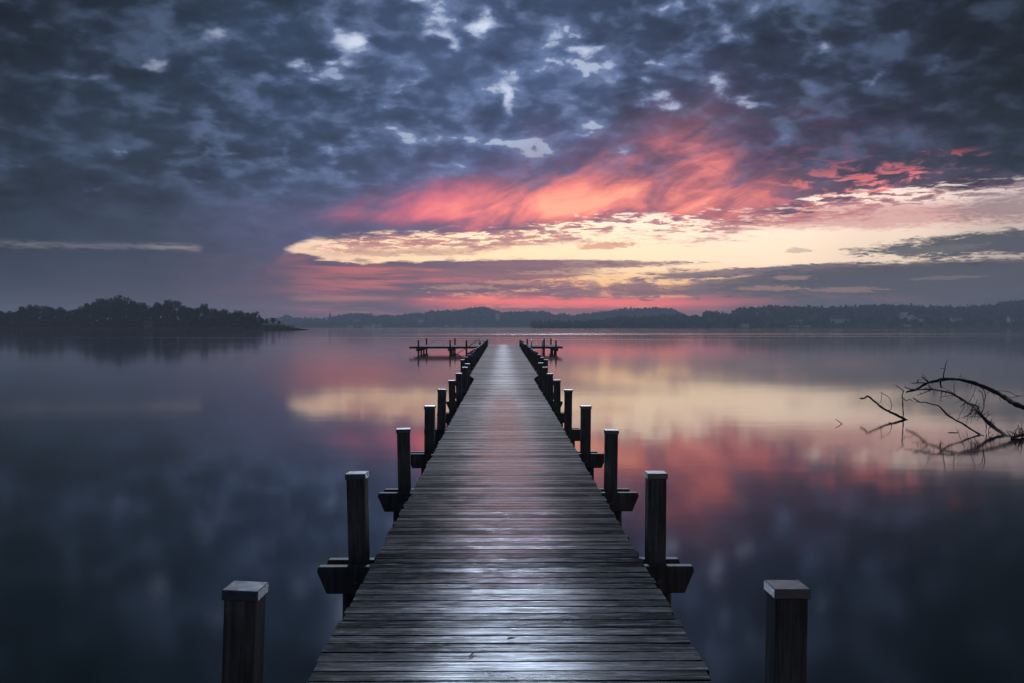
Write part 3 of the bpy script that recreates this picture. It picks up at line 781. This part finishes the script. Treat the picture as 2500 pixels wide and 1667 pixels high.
bo = zb(1780, 940, 21.5)
b2 = obj('bent_branch', branch_mesh('bent_branch', dline([(1050, 540), (1120, 585), (1180, 590), (1260, 612), (1335, 635), (1430, 725), (1500, 775), (1620, 840), (1700, 895), (1780, 940), (1830, 972)], 23.3, 21.2), 0.009, 0.017, bo, 0.006, 3, 7), None, bo)
tag(b2, 'thin bent dead branch rising from the water below the arching limb', 'branch')
for pts in ([(1450, 735), (1420, 735), (1392, 722)], [(1495, 770), (1490, 750)], [(1440, 728), (1462, 712)], [(1120, 585), (1065, 590)]):
    obj('twig', branch_mesh('twig', dline(pts, 22.1 if pts[0][0] > 1200 else 23.1, 22.1 if pts[0][0] > 1200 else 23.1), .008, .004, bo, .002, 2, 5), b2)

fo = zb(960, 780, 25.0)
fb = obj('forked_branch', branch_mesh('forked_branch', dline([(465, 548), (510, 545), (547, 520), (600, 560), (650, 600), (690, 635), (780, 690), (860, 727), (960, 778), (1040, 822)], 26.9, 24.7), 0.020, 0.030, fo, 0.006, 3, 8), None, fo)
tag(fb, 'stout broken branch leaning out of the water left of the arching limb', 'branch')
for pts, d0, d1, r0, r1 in [([(945, 470), (928, 510), (935, 580), (936, 650), (942, 720), (940, 790)], 25.3, 25.0, .009, .011), ([(950, 470), (905, 435), (858, 402)], 25.3, 25.3, .008, .005),
                            ([(952, 465), (898, 463)], 25.3, 25.3, .005, .003), ([(940, 545), (975, 572), (1015, 560), (1042, 578)], 25.2, 25.2, .008, .006),
                            ([(655, 600), (688, 592), (700, 530), (700, 490), (676, 478)], 26.2, 26.2, .006, .003), ([(700, 490), (770, 525), (795, 560), (813, 620), (800, 672), (780, 680)], 26.2, 25.8, .006, .005),
                            ([(700, 490), (722, 476)], 26.2, 26.2, .004, .003), ([(790, 690), (778, 672)], 25.7, 25.7, .012, .008)]:
    obj('twig', branch_mesh('twig', dline(pts, d0, d1), r0, r1, fo, .004, 3, 6), fb)
to = zb(265, 825, 23.9)
t1 = obj('floating_twig', branch_mesh('floating_twig', dline([(195, 778), (230, 800), (266, 826), (300, 848)], 23.9, 23.8), .006, .008, to, .002, 3, 6), None, to)
tag(t1, 'tiny lone twig poking from the water left of the broken branch', 'twig')
so = zb(1490, 929, 21.8); so.z = WATER + 0.004
bm = bmesh.new(); add_tube(bm, [(-0.115, 0, 0), (-0.02, 0.01, 0.003), (0.115, -0.01, 0.002)], [.006, .009, .006], 6)
s1 = obj('drifting_stick', mesh_from_bm('drifting_stick', bm, M['bark'], True), None, so)
tag(s1, 'short straight stick lying flat on the water under the arching limb', 'stick')

# dry leaves and a bit of twig on the boards
def leaf(loc, rot, s, label):
    bm = bmesh.new()
    prof = [(-1, 0), (-.6, .28), (-.1, .42), (.4, .3), (.8, .1), (1, 0), (.8, -.12), (.35, -.34), (-.1, -.4), (-.6, -.26)]
    top = [bm.verts.new((a * s, b * s, 0.012 + abs(b) * s * 0.35 + random.uniform(0, .004))) for a, b in prof]
    bot = [bm.verts.new((a * s, b * s, 0.010 + abs(b) * s * 0.35)) for a, b in prof]
    c = bm.verts.new((0, 0, 0.010)); c2 = bm.verts.new((0, 0, 0.008))
    n = len(prof)
    for k in range(n):
        bm.faces.new((c, top[k], top[(k + 1) % n])); bm.faces.new((c2, bot[(k + 1) % n], bot[k])); bm.faces.new((top[k], bot[k], bot[(k + 1) % n], top[(k + 1) % n]))
    add_tube(bm, [(s, 0, 0.012), (s * 1.3, s * .1, 0.016), (s * 1.6, s * .12, 0.012)], 0.0012, 4)
    bmesh.ops.recalc_face_normals(bm, faces=list(bm.faces))
    o = obj('dry_leaf', mesh_from_bm('dry_leaf', bm, M['dryleaf']), None, loc, (0, 0, rot))
    return tag(o, label, 'leaf')
def on_deck(sx, sy):
    d = F * CAMZ / (sy - HY); p = at(sx, sy, d); p.z = 0.002; return p
leaf(on_deck(1247, 1567), 0.4, 0.024, 'curled dry leaf on the middle of the nearest boards')
bm = bmesh.new(); add_tube(bm, [(-.012, -.03, .006), (0, 0, .008), (.008, .035, .006)], [.003, .004, .003], 5); add_tube(bm, [(0, 0, .008), (.014, .022, .012)], [.003, .002], 5)
tag(obj('twig_scrap', mesh_from_bm('twig_scrap', bm, M['bark']), None, on_deck(1151, 1605)), 'scrap of dark twig on the nearest boards', 'twig')

# ------------------------------------------------------------------ LAND
def interp(pl, x):
    if x <= pl[0][0]: return pl[0][1]
    for (a, b), (c, d) in zip(pl[:-1], pl[1:]):
        if a <= x <= c: return b + (d - b) * (x - a) / (c - a)
    return pl[-1][1]

def hill_mesh(name, pl, D, depth, step, drop, mat, back=600):
    """ridge polyline (photo px) at distance D; slopes down to the shore 'depth' metres nearer; returns object and a height function"""
    X0 = (pl[0][0] - VX) / F * D; X1 = (pl[-1][0] - VX) / F * D
    n = int((X1 - X0) / step); rows_ = 10
    def ridge(X):
        return CAMZ - (interp(pl, VX + X * F / D) - HY) / F * D - drop
    def hgt(X, f):     # f 0 shore .. 1 ridge
        h = max(ridge(X), WATER + 0.5)
        e = f * f * (3 - 2 * f)
        return WATER - 0.15 + (h - WATER + 0.15) * (0.10 * min(1, f * 6) + 0.90 * e) + (mnoise.noise(Vector((X * 0.02, f * 6, D * .01))) * 1.2 * f * (1 - f) * 4 if f > 0.1 else 0)
    bm = bmesh.new(); grid = []
    for j in range(rows_ + 3):
        r = []
        for i in range(n + 1):
            X = X0 + (X1 - X0) * i / n
            if j <= rows_:
                f = j / rows_; y = D - depth * (1 - f); k = y / D
                r.append(bm.verts.new((X * (0.35 + 0.65 * k), y, hgt(X, f))))
            else:
                g = (j - rows_) / 2.0
                r.append(bm.verts.new((X, D + back * g, hgt(X, 1.0) * (1 - g * 0.8) + (WATER - 1) * g * 0.8)))
        grid.append(r)
    for j in range(len(grid) - 1):
        for i in range(n):
            bm.faces.new((grid[j][i], grid[j][i + 1], grid[j + 1][i + 1], grid[j + 1][i]))
    o = obj(name, mesh_from_bm(name, bm, mat, True)); tag(o, kind='structure')
    def surf(X, f):
        y = D - depth * (1 - f); k = y / D
        return Vector((X * (0.35 + 0.65 * k), y, hgt(X, f)))
    return o, surf, X0, X1

def clump(bm, c, rx, rz, nq, s, conifer=False, rnd=random):
    """a small crown of leaf-clump faces spread through its volume; c is its foot"""
    for _ in range(nq):
        if conifer:
            t = rnd.random() ** 0.8
            a = rnd.uniform(0, 6.283); rr = rx * (1 - t) * rnd.uniform(0.4, 1.0)
            p = Vector((c.x + rr * math.cos(a), c.y + rr * math.sin(a), c.z + rz * (0.08 + 0.92 * t)))
        else:
            while True:
                q = Vector((rnd.uniform(-1, 1), rnd.uniform(-1, 1), rnd.uniform(-1, 1)))
                if q.length < 1: break
            q = q.normalized() * (q.length ** 0.5)
            k = 1 + 0.22 * math.sin(q.x * 4 + c.x) * math.cos(q.z * 5 + c.y)
            p = Vector((c.x + q.x * rx * k, c.y + q.y * rx * k, c.z + rz * (0.56 + 0.44 * q.z * k)))
        n = Vector((rnd.gauss(0, 1), rnd.gauss(0, 1), rnd.gauss(0, 1) + 0.4)).normalized()
        u = n.orthogonal().normalized(); v = n.cross(u)
        ss = s * rnd.uniform(0.6, 1.3)
        vs = [bm.verts.new(p + (u * math.cos(t_) + v * math.sin(t_)) * ss * rnd.uniform(0.65, 1.2)) for t_ in (0.2, 1.7, 3.2, 4.8)]
        bm.faces.new(vs)

# far range across the lake
FAR = [(600, 790), (680, 780), (704, 773), (725, 780), (769, 781.6), (813, 780), (830, 773), (854, 771), (881, 768), (902, 769.7), (915, 775.5), (942, 773), (970, 775), (1004, 768), (1024, 768), (1033, 771),
       (1051, 763), (1072, 763), (1119, 761), (1153, 755), (1174, 751.5), (1194, 756), (1225, 768), (1245, 764.6), (1283, 764), (1330, 763.6), (1347, 769.7), (1356, 773), (1374, 768), (1398, 774), (1427, 769), (1479, 763.8), (1517, 758), (1542, 755.6),
       (1619, 755.5), (1640, 757), (1655, 763.8), (1668, 770), (1690, 779), (1720, 786), (1800, 790)]
far_o, far_s, fx0, fx1 = hill_mesh('far_hills', FAR, 2450, 400, 7, 7.0, M['hill'])
bm = bmesh.new()
for _ in range(2600):
    X = random.uniform(fx0, fx1); f = 1.0 if random.random() < 0.36 else random.uniform(0.12, 1.0)
    p = far_s(X, f); h = random.uniform(8, 13.0) if f > .5 else random.uniform(6, 10)
    con = random.random() < 0.3
    clump(bm, p - Vector((0, 0, 1.5)), random.uniform(3.0, 6.0) * (0.6 if con else 1), h * (1.1 if con else 0.95), 24, 2.0, con)
tag(obj('far_woods', mesh_from_bm('far_woods', bm, M['wood'])), 'far wooded hillside across the lake', kind='stuff')

# nearer strip of trees on the far shore in front of the right-hand plateau
MID = [(1300, 803), (1360, 798), (1420, 790), (1470, 785), (1500, 781), (1510, 777), (1540, 780), (1600, 777), (1617, 773), (1630, 775), (1655, 772), (1685, 778), (1695, 773), (1711, 778), (1726, 764), (1744, 767), (1757, 766), (1777, 774), (1790, 764), (1810, 756), (1833, 755), (1849, 756), (1866, 753), (1887, 750),
       (1900, 752.5), (1960, 753), (2012, 753.6), (2048, 753), (2091, 751), (2130, 748), (2193, 749), (2257, 752), (2334, 752.5), (2375, 751), (2423, 747), (2461, 740), (2497, 738), (2600, 735), (2800, 730), (3000, 735), (3200, 760)]
mid_o, mid_s, mx0, mx1 = hill_mesh('shore_hill', MID, 1620, 390, 6, 8.0, M['hill'])
bm = bmesh.new()
for _ in range(2300):
    X = random.uniform(mx0, mx1); f = 1.0 if random.random() < 0.40 else random.uniform(0.34, 1.0)
    if random.random() < 0.12: f = random.uniform(0.08, 0.34)
    p = mid_s(X, f); h = random.uniform(9.5, 13.5) if f > .5 else random.uniform(5, 10)
    con = random.random() < 0.14
    clump(bm, p - Vector((0, 0, 1.0)), random.uniform(3.4, 6.4) * (0.55 if con else 1), h * (1.08 if con else 0.95), 32, 1.6, con)
tag(obj('shore_woods', mesh_from_bm('shore_woods', bm, M['wood'])), 'dark woods along the right-hand shore', kind='stuff')

# left headland
HEAD = [(-700, 792), (-200, 790), (0, 792), (200, 791), (450, 792), (640, 794), (690, 797), (728, 802)]
head_o, head_s, hx0, hx1 = hill_mesh('headland', HEAD, 640, 60, 4, 0.0, M['hill'], back=60)

def tree_meshes(kind, seed):
    rnd = random.Random(seed)
    bt = bmesh.new(); bc = bmesh.new()
    H = 1.0
    if kind == 'conifer':
        add_tube(bt, [(0, 0, 0), (0, 0, 0.5), (0, 0, 0.97)], [0.022, 0.014, 0.003], 7)
        for k in range(11):
            t = k / 11; zc = 0.12 + t * 0.8; L = 0.20 * (1 - t) + 0.02
            for a in range(6):
                an = a * 1.047 + rnd.uniform(-.3, .3) + k
                add_tube(bt, [(0, 0, zc), (math.cos(an) * L, math.sin(an) * L, zc - 0.03)], [0.005, 0.002], 4)
                for q in range(7):
                    r = L * rnd.uniform(0.25, 1.05)
                    clump(bc, Vector((math.cos(an + rnd.uniform(-.25, .25)) * r, math.sin(an + rnd.uniform(-.25, .25)) * r, zc - 0.05 * r / L - 0.02)), 0.03, 0.04, 2, 0.03, rnd=rnd)
    else:
        spread = {'round': 0.34, 'tall': 0.22, 'dome': 0.62, 'open': 0.36}[kind]
        base = {'round': 0.26, 'tall': 0.22, 'dome': 0.22, 'open': 0.38}[kind]
        lean = rnd.uniform(-.03, .03)
        add_tube(bt, [(0, 0, -0.04), (lean * .5, 0, 0.2), (lean, 0, 0.5), (lean, 0, 0.8)], [0.035, 0.027, 0.018, 0.006], 7)
        nl = 14 if kind != 'dome' else 26
        for k in range(nl):
            an = rnd.uniform(0, 6.283); z0 = rnd.uniform(0.15, 0.5)
            el_ = rnd.uniform(0.15, 1.0)
            L = spread * (0.55 + 0.5 * rnd.random())
            zt = base + (1 - base) * rnd.uniform(0.25, 0.93)
            frac = math.sqrt(max(0.05, 1 - ((zt - base) / (1 - base)) ** 2))
            tip = Vector((math.cos(an) * L * frac + lean, math.sin(an) * L * frac, zt))
            mid = Vector((tip.x * 0.5, tip.y * 0.5, z0 + (zt - z0) * 0.62))
            add_tube(bt, [(lean * z0, 0, z0), mid, tip], [0.013, 0.008, 0.003], 5)
            cs = 0.085 if kind == 'open' else 0.12
            nq = 26 if kind == 'open' else 46
            for c, m_ in ((tip, 1.0), (mid * 0.4 + tip * 0.6, 0.9), (mid * 0.75 + tip * 0.25, 0.7)):
                clump(bc, c - Vector((0, 0, cs * 0.8)), cs * rnd.uniform(.8, 1.3) * m_ * (1.2 if kind == 'dome' else 1), cs * 1.7 * rnd.uniform(.8, 1.15), int(nq * m_), 0.026, rnd=rnd)
            for q in range(8):   # outer twigs that fray the outline
                d = Vector((rnd.uniform(-1, 1), rnd.uniform(-1, 1), rnd.uniform(-.2, 1))).normalized() * 0.11
                add_tube(bt, [tip, tip + d], [0.003, 0.0012], 3, False)
        if kind in ('round', 'dome', 'tall'):
            for q in range(16):
                c = Vector((rnd.uniform(-.5, .5) * spread, rnd.uniform(-.5, .5) * spread, rnd.uniform(base, 0.75)))
                clump(bc, c, 0.11, 0.16, 34, 0.03, rnd=rnd)
    return (mesh_from_bm('trunk', bt, M['trunk']), mesh_from_bm('crown', bc, M['leaf_conifer'] if kind == 'conifer' else M['leaf_dark']))
TM = {}
for k, nvar in (('round', 3), ('tall', 2), ('dome', 2), ('open', 3), ('conifer', 2)):
    TM[k] = [tree_meshes(k, 100 + 7 * i + len(k)) for i in range(nvar)]
def tree(kind, var, sx, ytop, D, ybase, label, group=None, wide=1.0, name=None):
    zt = at(sx, ytop, D).z; zb_ = at(sx, ybase, D).z if ybase else 0.0
    H = zt - zb_
    root = empty(name or ('conifer_tree' if kind == 'conifer' else 'broadleaf_tree'), (at(sx, 798, D).x, D, zb_), (0, 0, random.uniform(0, 6.28)))
    root.scale = (H * wide, H * wide, H)
    tag(root, label, 'tree', group)
    a, b = TM[kind][var % len(TM[kind])]
    obj('trunk', a, root); obj('crown', b, root)
    return root
GL = 'trees along the left headland'
# trees of the headland that can be told apart
big = [('dome', 0, 262, 729, 640, 'broad domed tree, left half of the tallest dome on the left headland', 1.0), ('dome', 1, 305, 727.5, 650, 'broad domed tree, right half of the tallest dome on the left headland', 0.95),
       ('round', 0, 218, 743, 630, 'small round tree just left of the tallest dome on the headland', 1.0),
       ('open', 0, 401, 735.5, 635, 'open-crowned tree with gaps, first right of the tall dome', 1.0), ('open', 1, 430, 733.5, 630, 'wide open-crowned tree, tallest right of the dome on the headland', 1.15),
       ('tall', 0, 483, 750, 625, 'narrow tree left of a taller round one on the headland slope', 1.0), ('round', 1, 500, 744, 630, 'round-topped tree midway down the headland slope', .8), ('open', 2, 518, 749, 625, 'ragged tree just right of the round-topped one on the slope', .9),
       ('round', 2, 549, 756, 630, 'low rounded tree in the dip of the headland slope', 1.1), ('round', 0, 588, 760, 625, 'small bushy tree before the last tall one on the headland', .9),
       ('open', 1, 626, 761, 620, 'last tall thin-crowned tree near the tip of the headland', .9), ('open', 2, 668, 774.5, 615, 'small lone tree nearest the tip of the headland', 1.0),
       ('round', 1, 84, 746.5, 640, 'flat-topped full tree near the left edge of the photo', 1.25), ('round', 2, 120, 748, 645, 'full dark tree right beside the flat-topped one at far left', 1.25),
       ('round', 0, 352, 741, 640, 'full tree against the right flank of the tall dome', .9)]
for kind, v, sx, yt, D, lab, wd in big:
    tree(kind, v, sx, yt, D, 797, lab, GL, wd)
small = [(8, 757, 'tall'), (28, 761, 'round'), (45, 758, 'tall'), (62, 750, 'round'), (150, 753, 'round'), (172, 756, 'open'), (190, 756, 'round'), (204, 752, 'tall'), (238, 742, 'round'), (330, 737, 'round'), (368, 747, 'open'), (384, 743, 'tall'),
         (415, 745, 'round'), (450, 748, 'round'), (466, 752, 'round'), (533, 760, 'round'), (565, 764, 'round'), (576, 762, 'tall'), (604, 765, 'round'), (614, 768, 'round'), (640, 776, 'round'), (652, 779, 'round'), (682, 784, 'round'), (285, 745, 'round'), (-20, 755, 'round'), (-60, 750, 'round'), (-110, 752, 'round'), (-170, 748, 'round')]
for i, (sx, yt, k) in enumerate(small):
    tree(k, i, sx, yt + random.uniform(-1, 1), 622 + random.uniform(-12, 25), 797.5, 'dark lesser tree filling the row along the left headland', GL + ' that fill the row', random.uniform(.9, 1.35))
# undergrowth and reed fringe
bm = bmesh.new()
for _ in range(1500):
    X = random.uniform(hx0, hx1 - 16); f = random.uniform(0.3, 1.0)
    p = head_s(X, f)
    if (X * F / 640 + VX) > 640: continue
    hb = (2.0 + 5.5 * f) * random.uniform(0.6, 1.15) * (1.0 if X < hx1 - 45 else 0.6)
    clump(bm, p - Vector((0, 0, .3)), random.uniform(1.6, 3.2), hb, 30, 0.6)
tag(obj('undergrowth', mesh_from_bm('undergrowth', bm, M['leaf_dark'])), 'tangled undergrowth along the left headland', kind='stuff')
bm = bmesh.new()
for _ in range(7000):
    X = random.uniform(hx0, hx1); f = random.uniform(0.0, 0.28) if X < hx1 - 30 else random.uniform(0, 1)
    p = head_s(X, f); h = random.uniform(1.0, 2.3)
    a = random.uniform(0, 3.14); w_ = 0.14
    dx, dy = math.cos(a) * w_, math.sin(a) * w_
    lean = random.uniform(-.25, .25)
    vs = [bm.verts.new((p.x - dx, p.y - dy, p.z - .1)), bm.verts.new((p.x + dx, p.y + dy, p.z - .1)), bm.verts.new((p.x + dx * .3 + lean, p.y, p.z + h)), bm.verts.new((p.x - dx * .3 + lean, p.y, p.z + h))]
    bm.faces.new(vs)
tag(obj('reed_bed', mesh_from_bm('reed_bed', bm, M['reed'])), 'pale reeds fringing the left headland', kind='stuff')
# trees that stand out on the right-hand ridge
for kind, v, sx, yt, lab, wd in [('conifer', 0, 2068, 743.5, 'lone spruce rising above the wooded ridge, right of the pale villas', 1.3), ('conifer', 1, 2381, 743, 'taller of two dark spruces near the right end of the ridge', 1.5), ('conifer', 0, 2396, 746, 'shorter of two dark spruces near the right end of the ridge', 1.2),
                                 ('conifer', 1, 1976, 747.5, 'small pointed spruce on the ridge above the shore houses', 1.0), ('conifer', 0, 1745, 763, 'left one of a pair of pointed spruces on the right-hand shore', 1.2), ('conifer', 1, 1757, 763.5, 'right one of a pair of pointed spruces on the right-hand shore', 1.2),
                                 ('open', 0, 1848, 752.5, 'open-crowned tree left of the tallest on the right-hand ridge', 1.2), ('open', 1, 1885, 747, 'tall open-crowned tree where the right-hand ridge levels off', 1.2), ('round', 0, 1726, 762.5, 'round tree at the low left end of the right-hand shore', 1.4), ('round', 1, 1695, 771, 'small rounded tree before the low gap in the shore', 1.5)]:
    tree(kind, v, sx, yt, 1580, yt + 21, lab, 'trees on the right-hand ridge', wd)

# houses on the far shores
def house(sx, sy, D, w, h, label, roof_h=0.5, turn=0.0, group='pale houses on the far shore', wm='plaster'):
    p = at(sx, sy, D)
    root = empty('house', (p.x, D, p.z), (0, 0, turn)); tag(root, label, 'house', group)
    bm = bmesh.new(); dp = w * 0.7
    add_box(bm, -w / 2, w / 2, -dp / 2, dp / 2, -6, h)
    for s in (-1, 1):
        a = [bm.verts.new((s * w / 2, -dp / 2, h)), bm.verts.new((s * w / 2, dp / 2, h)), bm.verts.new((s * w / 2, 0, h + w * roof_h * .45))]
        bm.faces.new(a if s > 0 else a[::-1])
    obj('wall', mesh_from_bm('wall', bm, M[wm]), root)
    bm = bmesh.new(); e = 0.5; rz = w * roof_h * .45
    for s in (-1, 1):
        y1 = s * (dp / 2 + e); z1 = h - e * rz / (dp / 2)
        add_hexa(bm, [(-w / 2 - e, y1, z1 + .05), (w / 2 + e, y1, z1 + .05), (w / 2 + e, 0, h + rz + .05), (-w / 2 - e, 0, h + rz + .05),
                      (-w / 2 - e, y1, z1 + .35), (w / 2 + e, y1, z1 + .35), (w / 2 + e, 0, h + rz + .35), (-w / 2 - e, 0, h + rz + .35)])
    bmesh.ops.recalc_face_normals(bm, faces=list(bm.faces))
    obj('roof', mesh_from_bm('roof', bm, M['roof']), root)
    nwin = max(2, int(w / 3))
    for k in range(nwin):
        cx = -w / 2 + w * (k + .5) / nwin
        for zz in ([h * .25] if h < 5 else [h * .15, h * .6]):
            bm = bmesh.new(); add_box(bm, cx - .55, cx + .55, -dp / 2 - .06, -dp / 2 + .05, zz, zz + 1.4)
            obj('window', mesh_from_bm('window', bm, M['glass']), root)
    return root
GH = 'pale houses on the far shore'
hs = [(2048, 789, 1120, 16, 5, 'wide pale villa on the right-hand shore below the lone spruce'), (2067, 788, 1120, 7, 4, 'small pale house right beside the wide villa'), (2210, 786, 1130, 7, 11, 'tall narrow pale house of several storeys on the right-hand shore'),
      (2219, 801, 1060, 7, 3, 'little white boathouse at the waterline below the tall narrow house'), (2249, 788, 1140, 26, 4, 'long low house right of the tall narrow one'), (2339, 788, 1120, 12, 5, 'gabled house alone near the right edge of the shore'), (2488, 788, 1110, 18, 4, 'low pale house cut by the right edge of the photo'),
      (1971, 802, 1050, 7, 3, 'small white hut at the water left of the wide villa'), (1939, 802, 1050, 9, 3, 'pale hut low at the water, furthest left on the right-hand shore'), (1955, 790, 1120, 8, 4, 'dim house between trees above the two waterside huts'), (1819, 801, 1060, 8, 4, 'lone pale cottage at the water under the wooded ridge'),
      (1119, 801, 2200, 16, 6, 'white house at the waterside under the highest hill'), (1027, 788, 2300, 12, 7, 'white gabled house halfway up the slope left of the highest hill'), (902, 801, 2200, 22, 5, 'long pale house by the water right of the church'), (854, 801, 2200, 12, 6, 'pale house by the water nearest the church'),
      (871, 786, 2350, 12, 5, 'pale house on the slope right of the church spire'), (1215, 784, 2350, 9, 17, 'white tower-like house above the pier on the far slope'), (1330, 792, 2250, 10, 6, 'white house, leftmost of the far hamlet right of the pier'), (1345, 796, 2220, 14, 4, 'long white house low in the far hamlet right of the pier'), (1357, 792, 2250, 9, 6, 'white gabled house in the middle of the far hamlet'), (1380, 795, 2220, 14, 5, 'white house near the right end of the far hamlet'), (1395, 797, 2210, 12, 4, 'lowest white house at the right end of the far hamlet'),
      (1090, 799, 2210, 9, 5, 'small white house left of the waterside one under the highest hill'), (1150, 799, 2220, 9, 5, 'small white house right of the waterside one under the highest hill'), (925, 799, 2230, 8, 5, 'small pale house right of the long one near the church'), (365, 795, 590, 4.2, 1.6, 'grey boathouse half hidden among trees on the left headland')]
for a in hs:
    if a[2] > 2000: a = (a[0], a[1], a[2] * 0.94) + tuple(a[3:])
    if 1000 < a[2] < 1200: a = (a[0], a[1], a[2] * 1.2, a[3] * 1.25, a[4] * 1.25, a[5])
    house(*a, turn=random.uniform(-.5, .5), group=GH if a[2] > 700 else None, wm='plaster' if a[2] > 700 else 'greywood')
# church with its needle spire
cp = at(806.5, 781, 2210)
ch = empty('church', (cp.x, cp.y, cp.z)); tag(ch, 'distant village church with a needle spire left of the far hills', 'church')
bm = bmesh.new(); add_box(bm, -2.6, 2.6, -2.6, 2.6, -10, 6); obj('tower', mesh_from_bm('tower', bm, M['slate']), ch)
bm = bmesh.new(); b_ = [bm.verts.new((2.9 * math.cos(k * .7854 + .39), 2.9 * math.sin(k * .7854 + .39), 6.02)) for k in range(8)]; tp = bm.verts.new((0, 0, 18.5))
for k in range(8): bm.faces.new((b_[k], b_[(k + 1) % 8], tp))
bm.faces.new(b_[::-1]); sp_ = obj('spire', mesh_from_bm('spire', bm, M['slate']), ch)
bm = bmesh.new(); add_tube(bm, [(0, 0, 18.3), (0, 0, 20)], .25, 5); obj('finial', mesh_from_bm('finial', bm, M['slate']), sp_)
bm = bmesh.new(); add_box(bm, 2.62, 16, -4, 4, -10, 1)
add_hexa(bm, [(2.62, -4.4, 1.02), (16, -4.4, 1.02), (16, 4.4, 1.02), (2.62, 4.4, 1.02), (2.62, -.1, 6), (16, -.1, 6), (16, .1, 6), (2.62, .1, 6)])
obj('nave', mesh_from_bm('nave', bm, M['roof']), ch)

# ------------------------------------------------------------------ HAZE
def haze():
    bm = bmesh.new(); add_box(bm, -2600, 2600, -300, 3400, WATER - 1.0, 68.0)
    m = bpy.data.materials.new('lake_haze'); m.use_nodes = True
    nt = m.node_tree; nt.nodes.clear()
    v = nt.nodes.new('ShaderNodeVolumePrincipled'); o = nt.nodes.new('ShaderNodeOutputMaterial')
    v.inputs['Color'].default_value = (0.64, 0.73, 0.86, 1); v.inputs['Density'].default_value = 0.00030; v.inputs['Anisotropy'].default_value = 0.0
    nt.links.new(v.outputs[0], o.inputs['Volume'])
    ob = obj('haze', mesh_from_bm('haze', bm, m)); tag(ob, kind='stuff')
haze()

# ------------------------------------------------------------------ light and camera
sd = bpy.data.lights.new('added_sun', 'SUN'); sd.energy = 2.2; sd.angle = R(10); sd.color = (0.72, 0.83, 1.0)
so_ = bpy.data.objects.new('added_sun', sd); col.objects.link(so_)
so_.rotation_euler = (R(-(90 - 27)), 0, 0)      # unseen light added ahead, above the frame, to raise the deck's sheen
cd = bpy.data.cameras.new('camera'); cam = bpy.data.objects.new('camera', cd); col.objects.link(cam)
cd.sensor_width = 36.0; cd.lens = 36.0 * F / 2500.0; cd.clip_start = 0.05; cd.clip_end = 20000
cam.location = (0, 0, CAMZ)
cam.rotation_euler = (R(90) - math.atan(35.5 / F), 0, -math.atan(22.0 / F))
scene.camera = cam

scene.render.engine = 'CYCLES'
cy = scene.cycles
cy.use_denoising = True
try: cy.denoiser = 'OPENIMAGEDENOISE'
except Exception: pass
cy.max_bounces = 5; cy.diffuse_bounces = 2; cy.glossy_bounces = 3; cy.transmission_bounces = 2; cy.volume_bounces = 1
cy.sample_clamp_indirect = 6.0
vs_ = scene.view_settings
vs_.view_transform = 'Standard'; vs_.look = 'None'; vs_.exposure = 0.0; vs_.gamma = 1.0
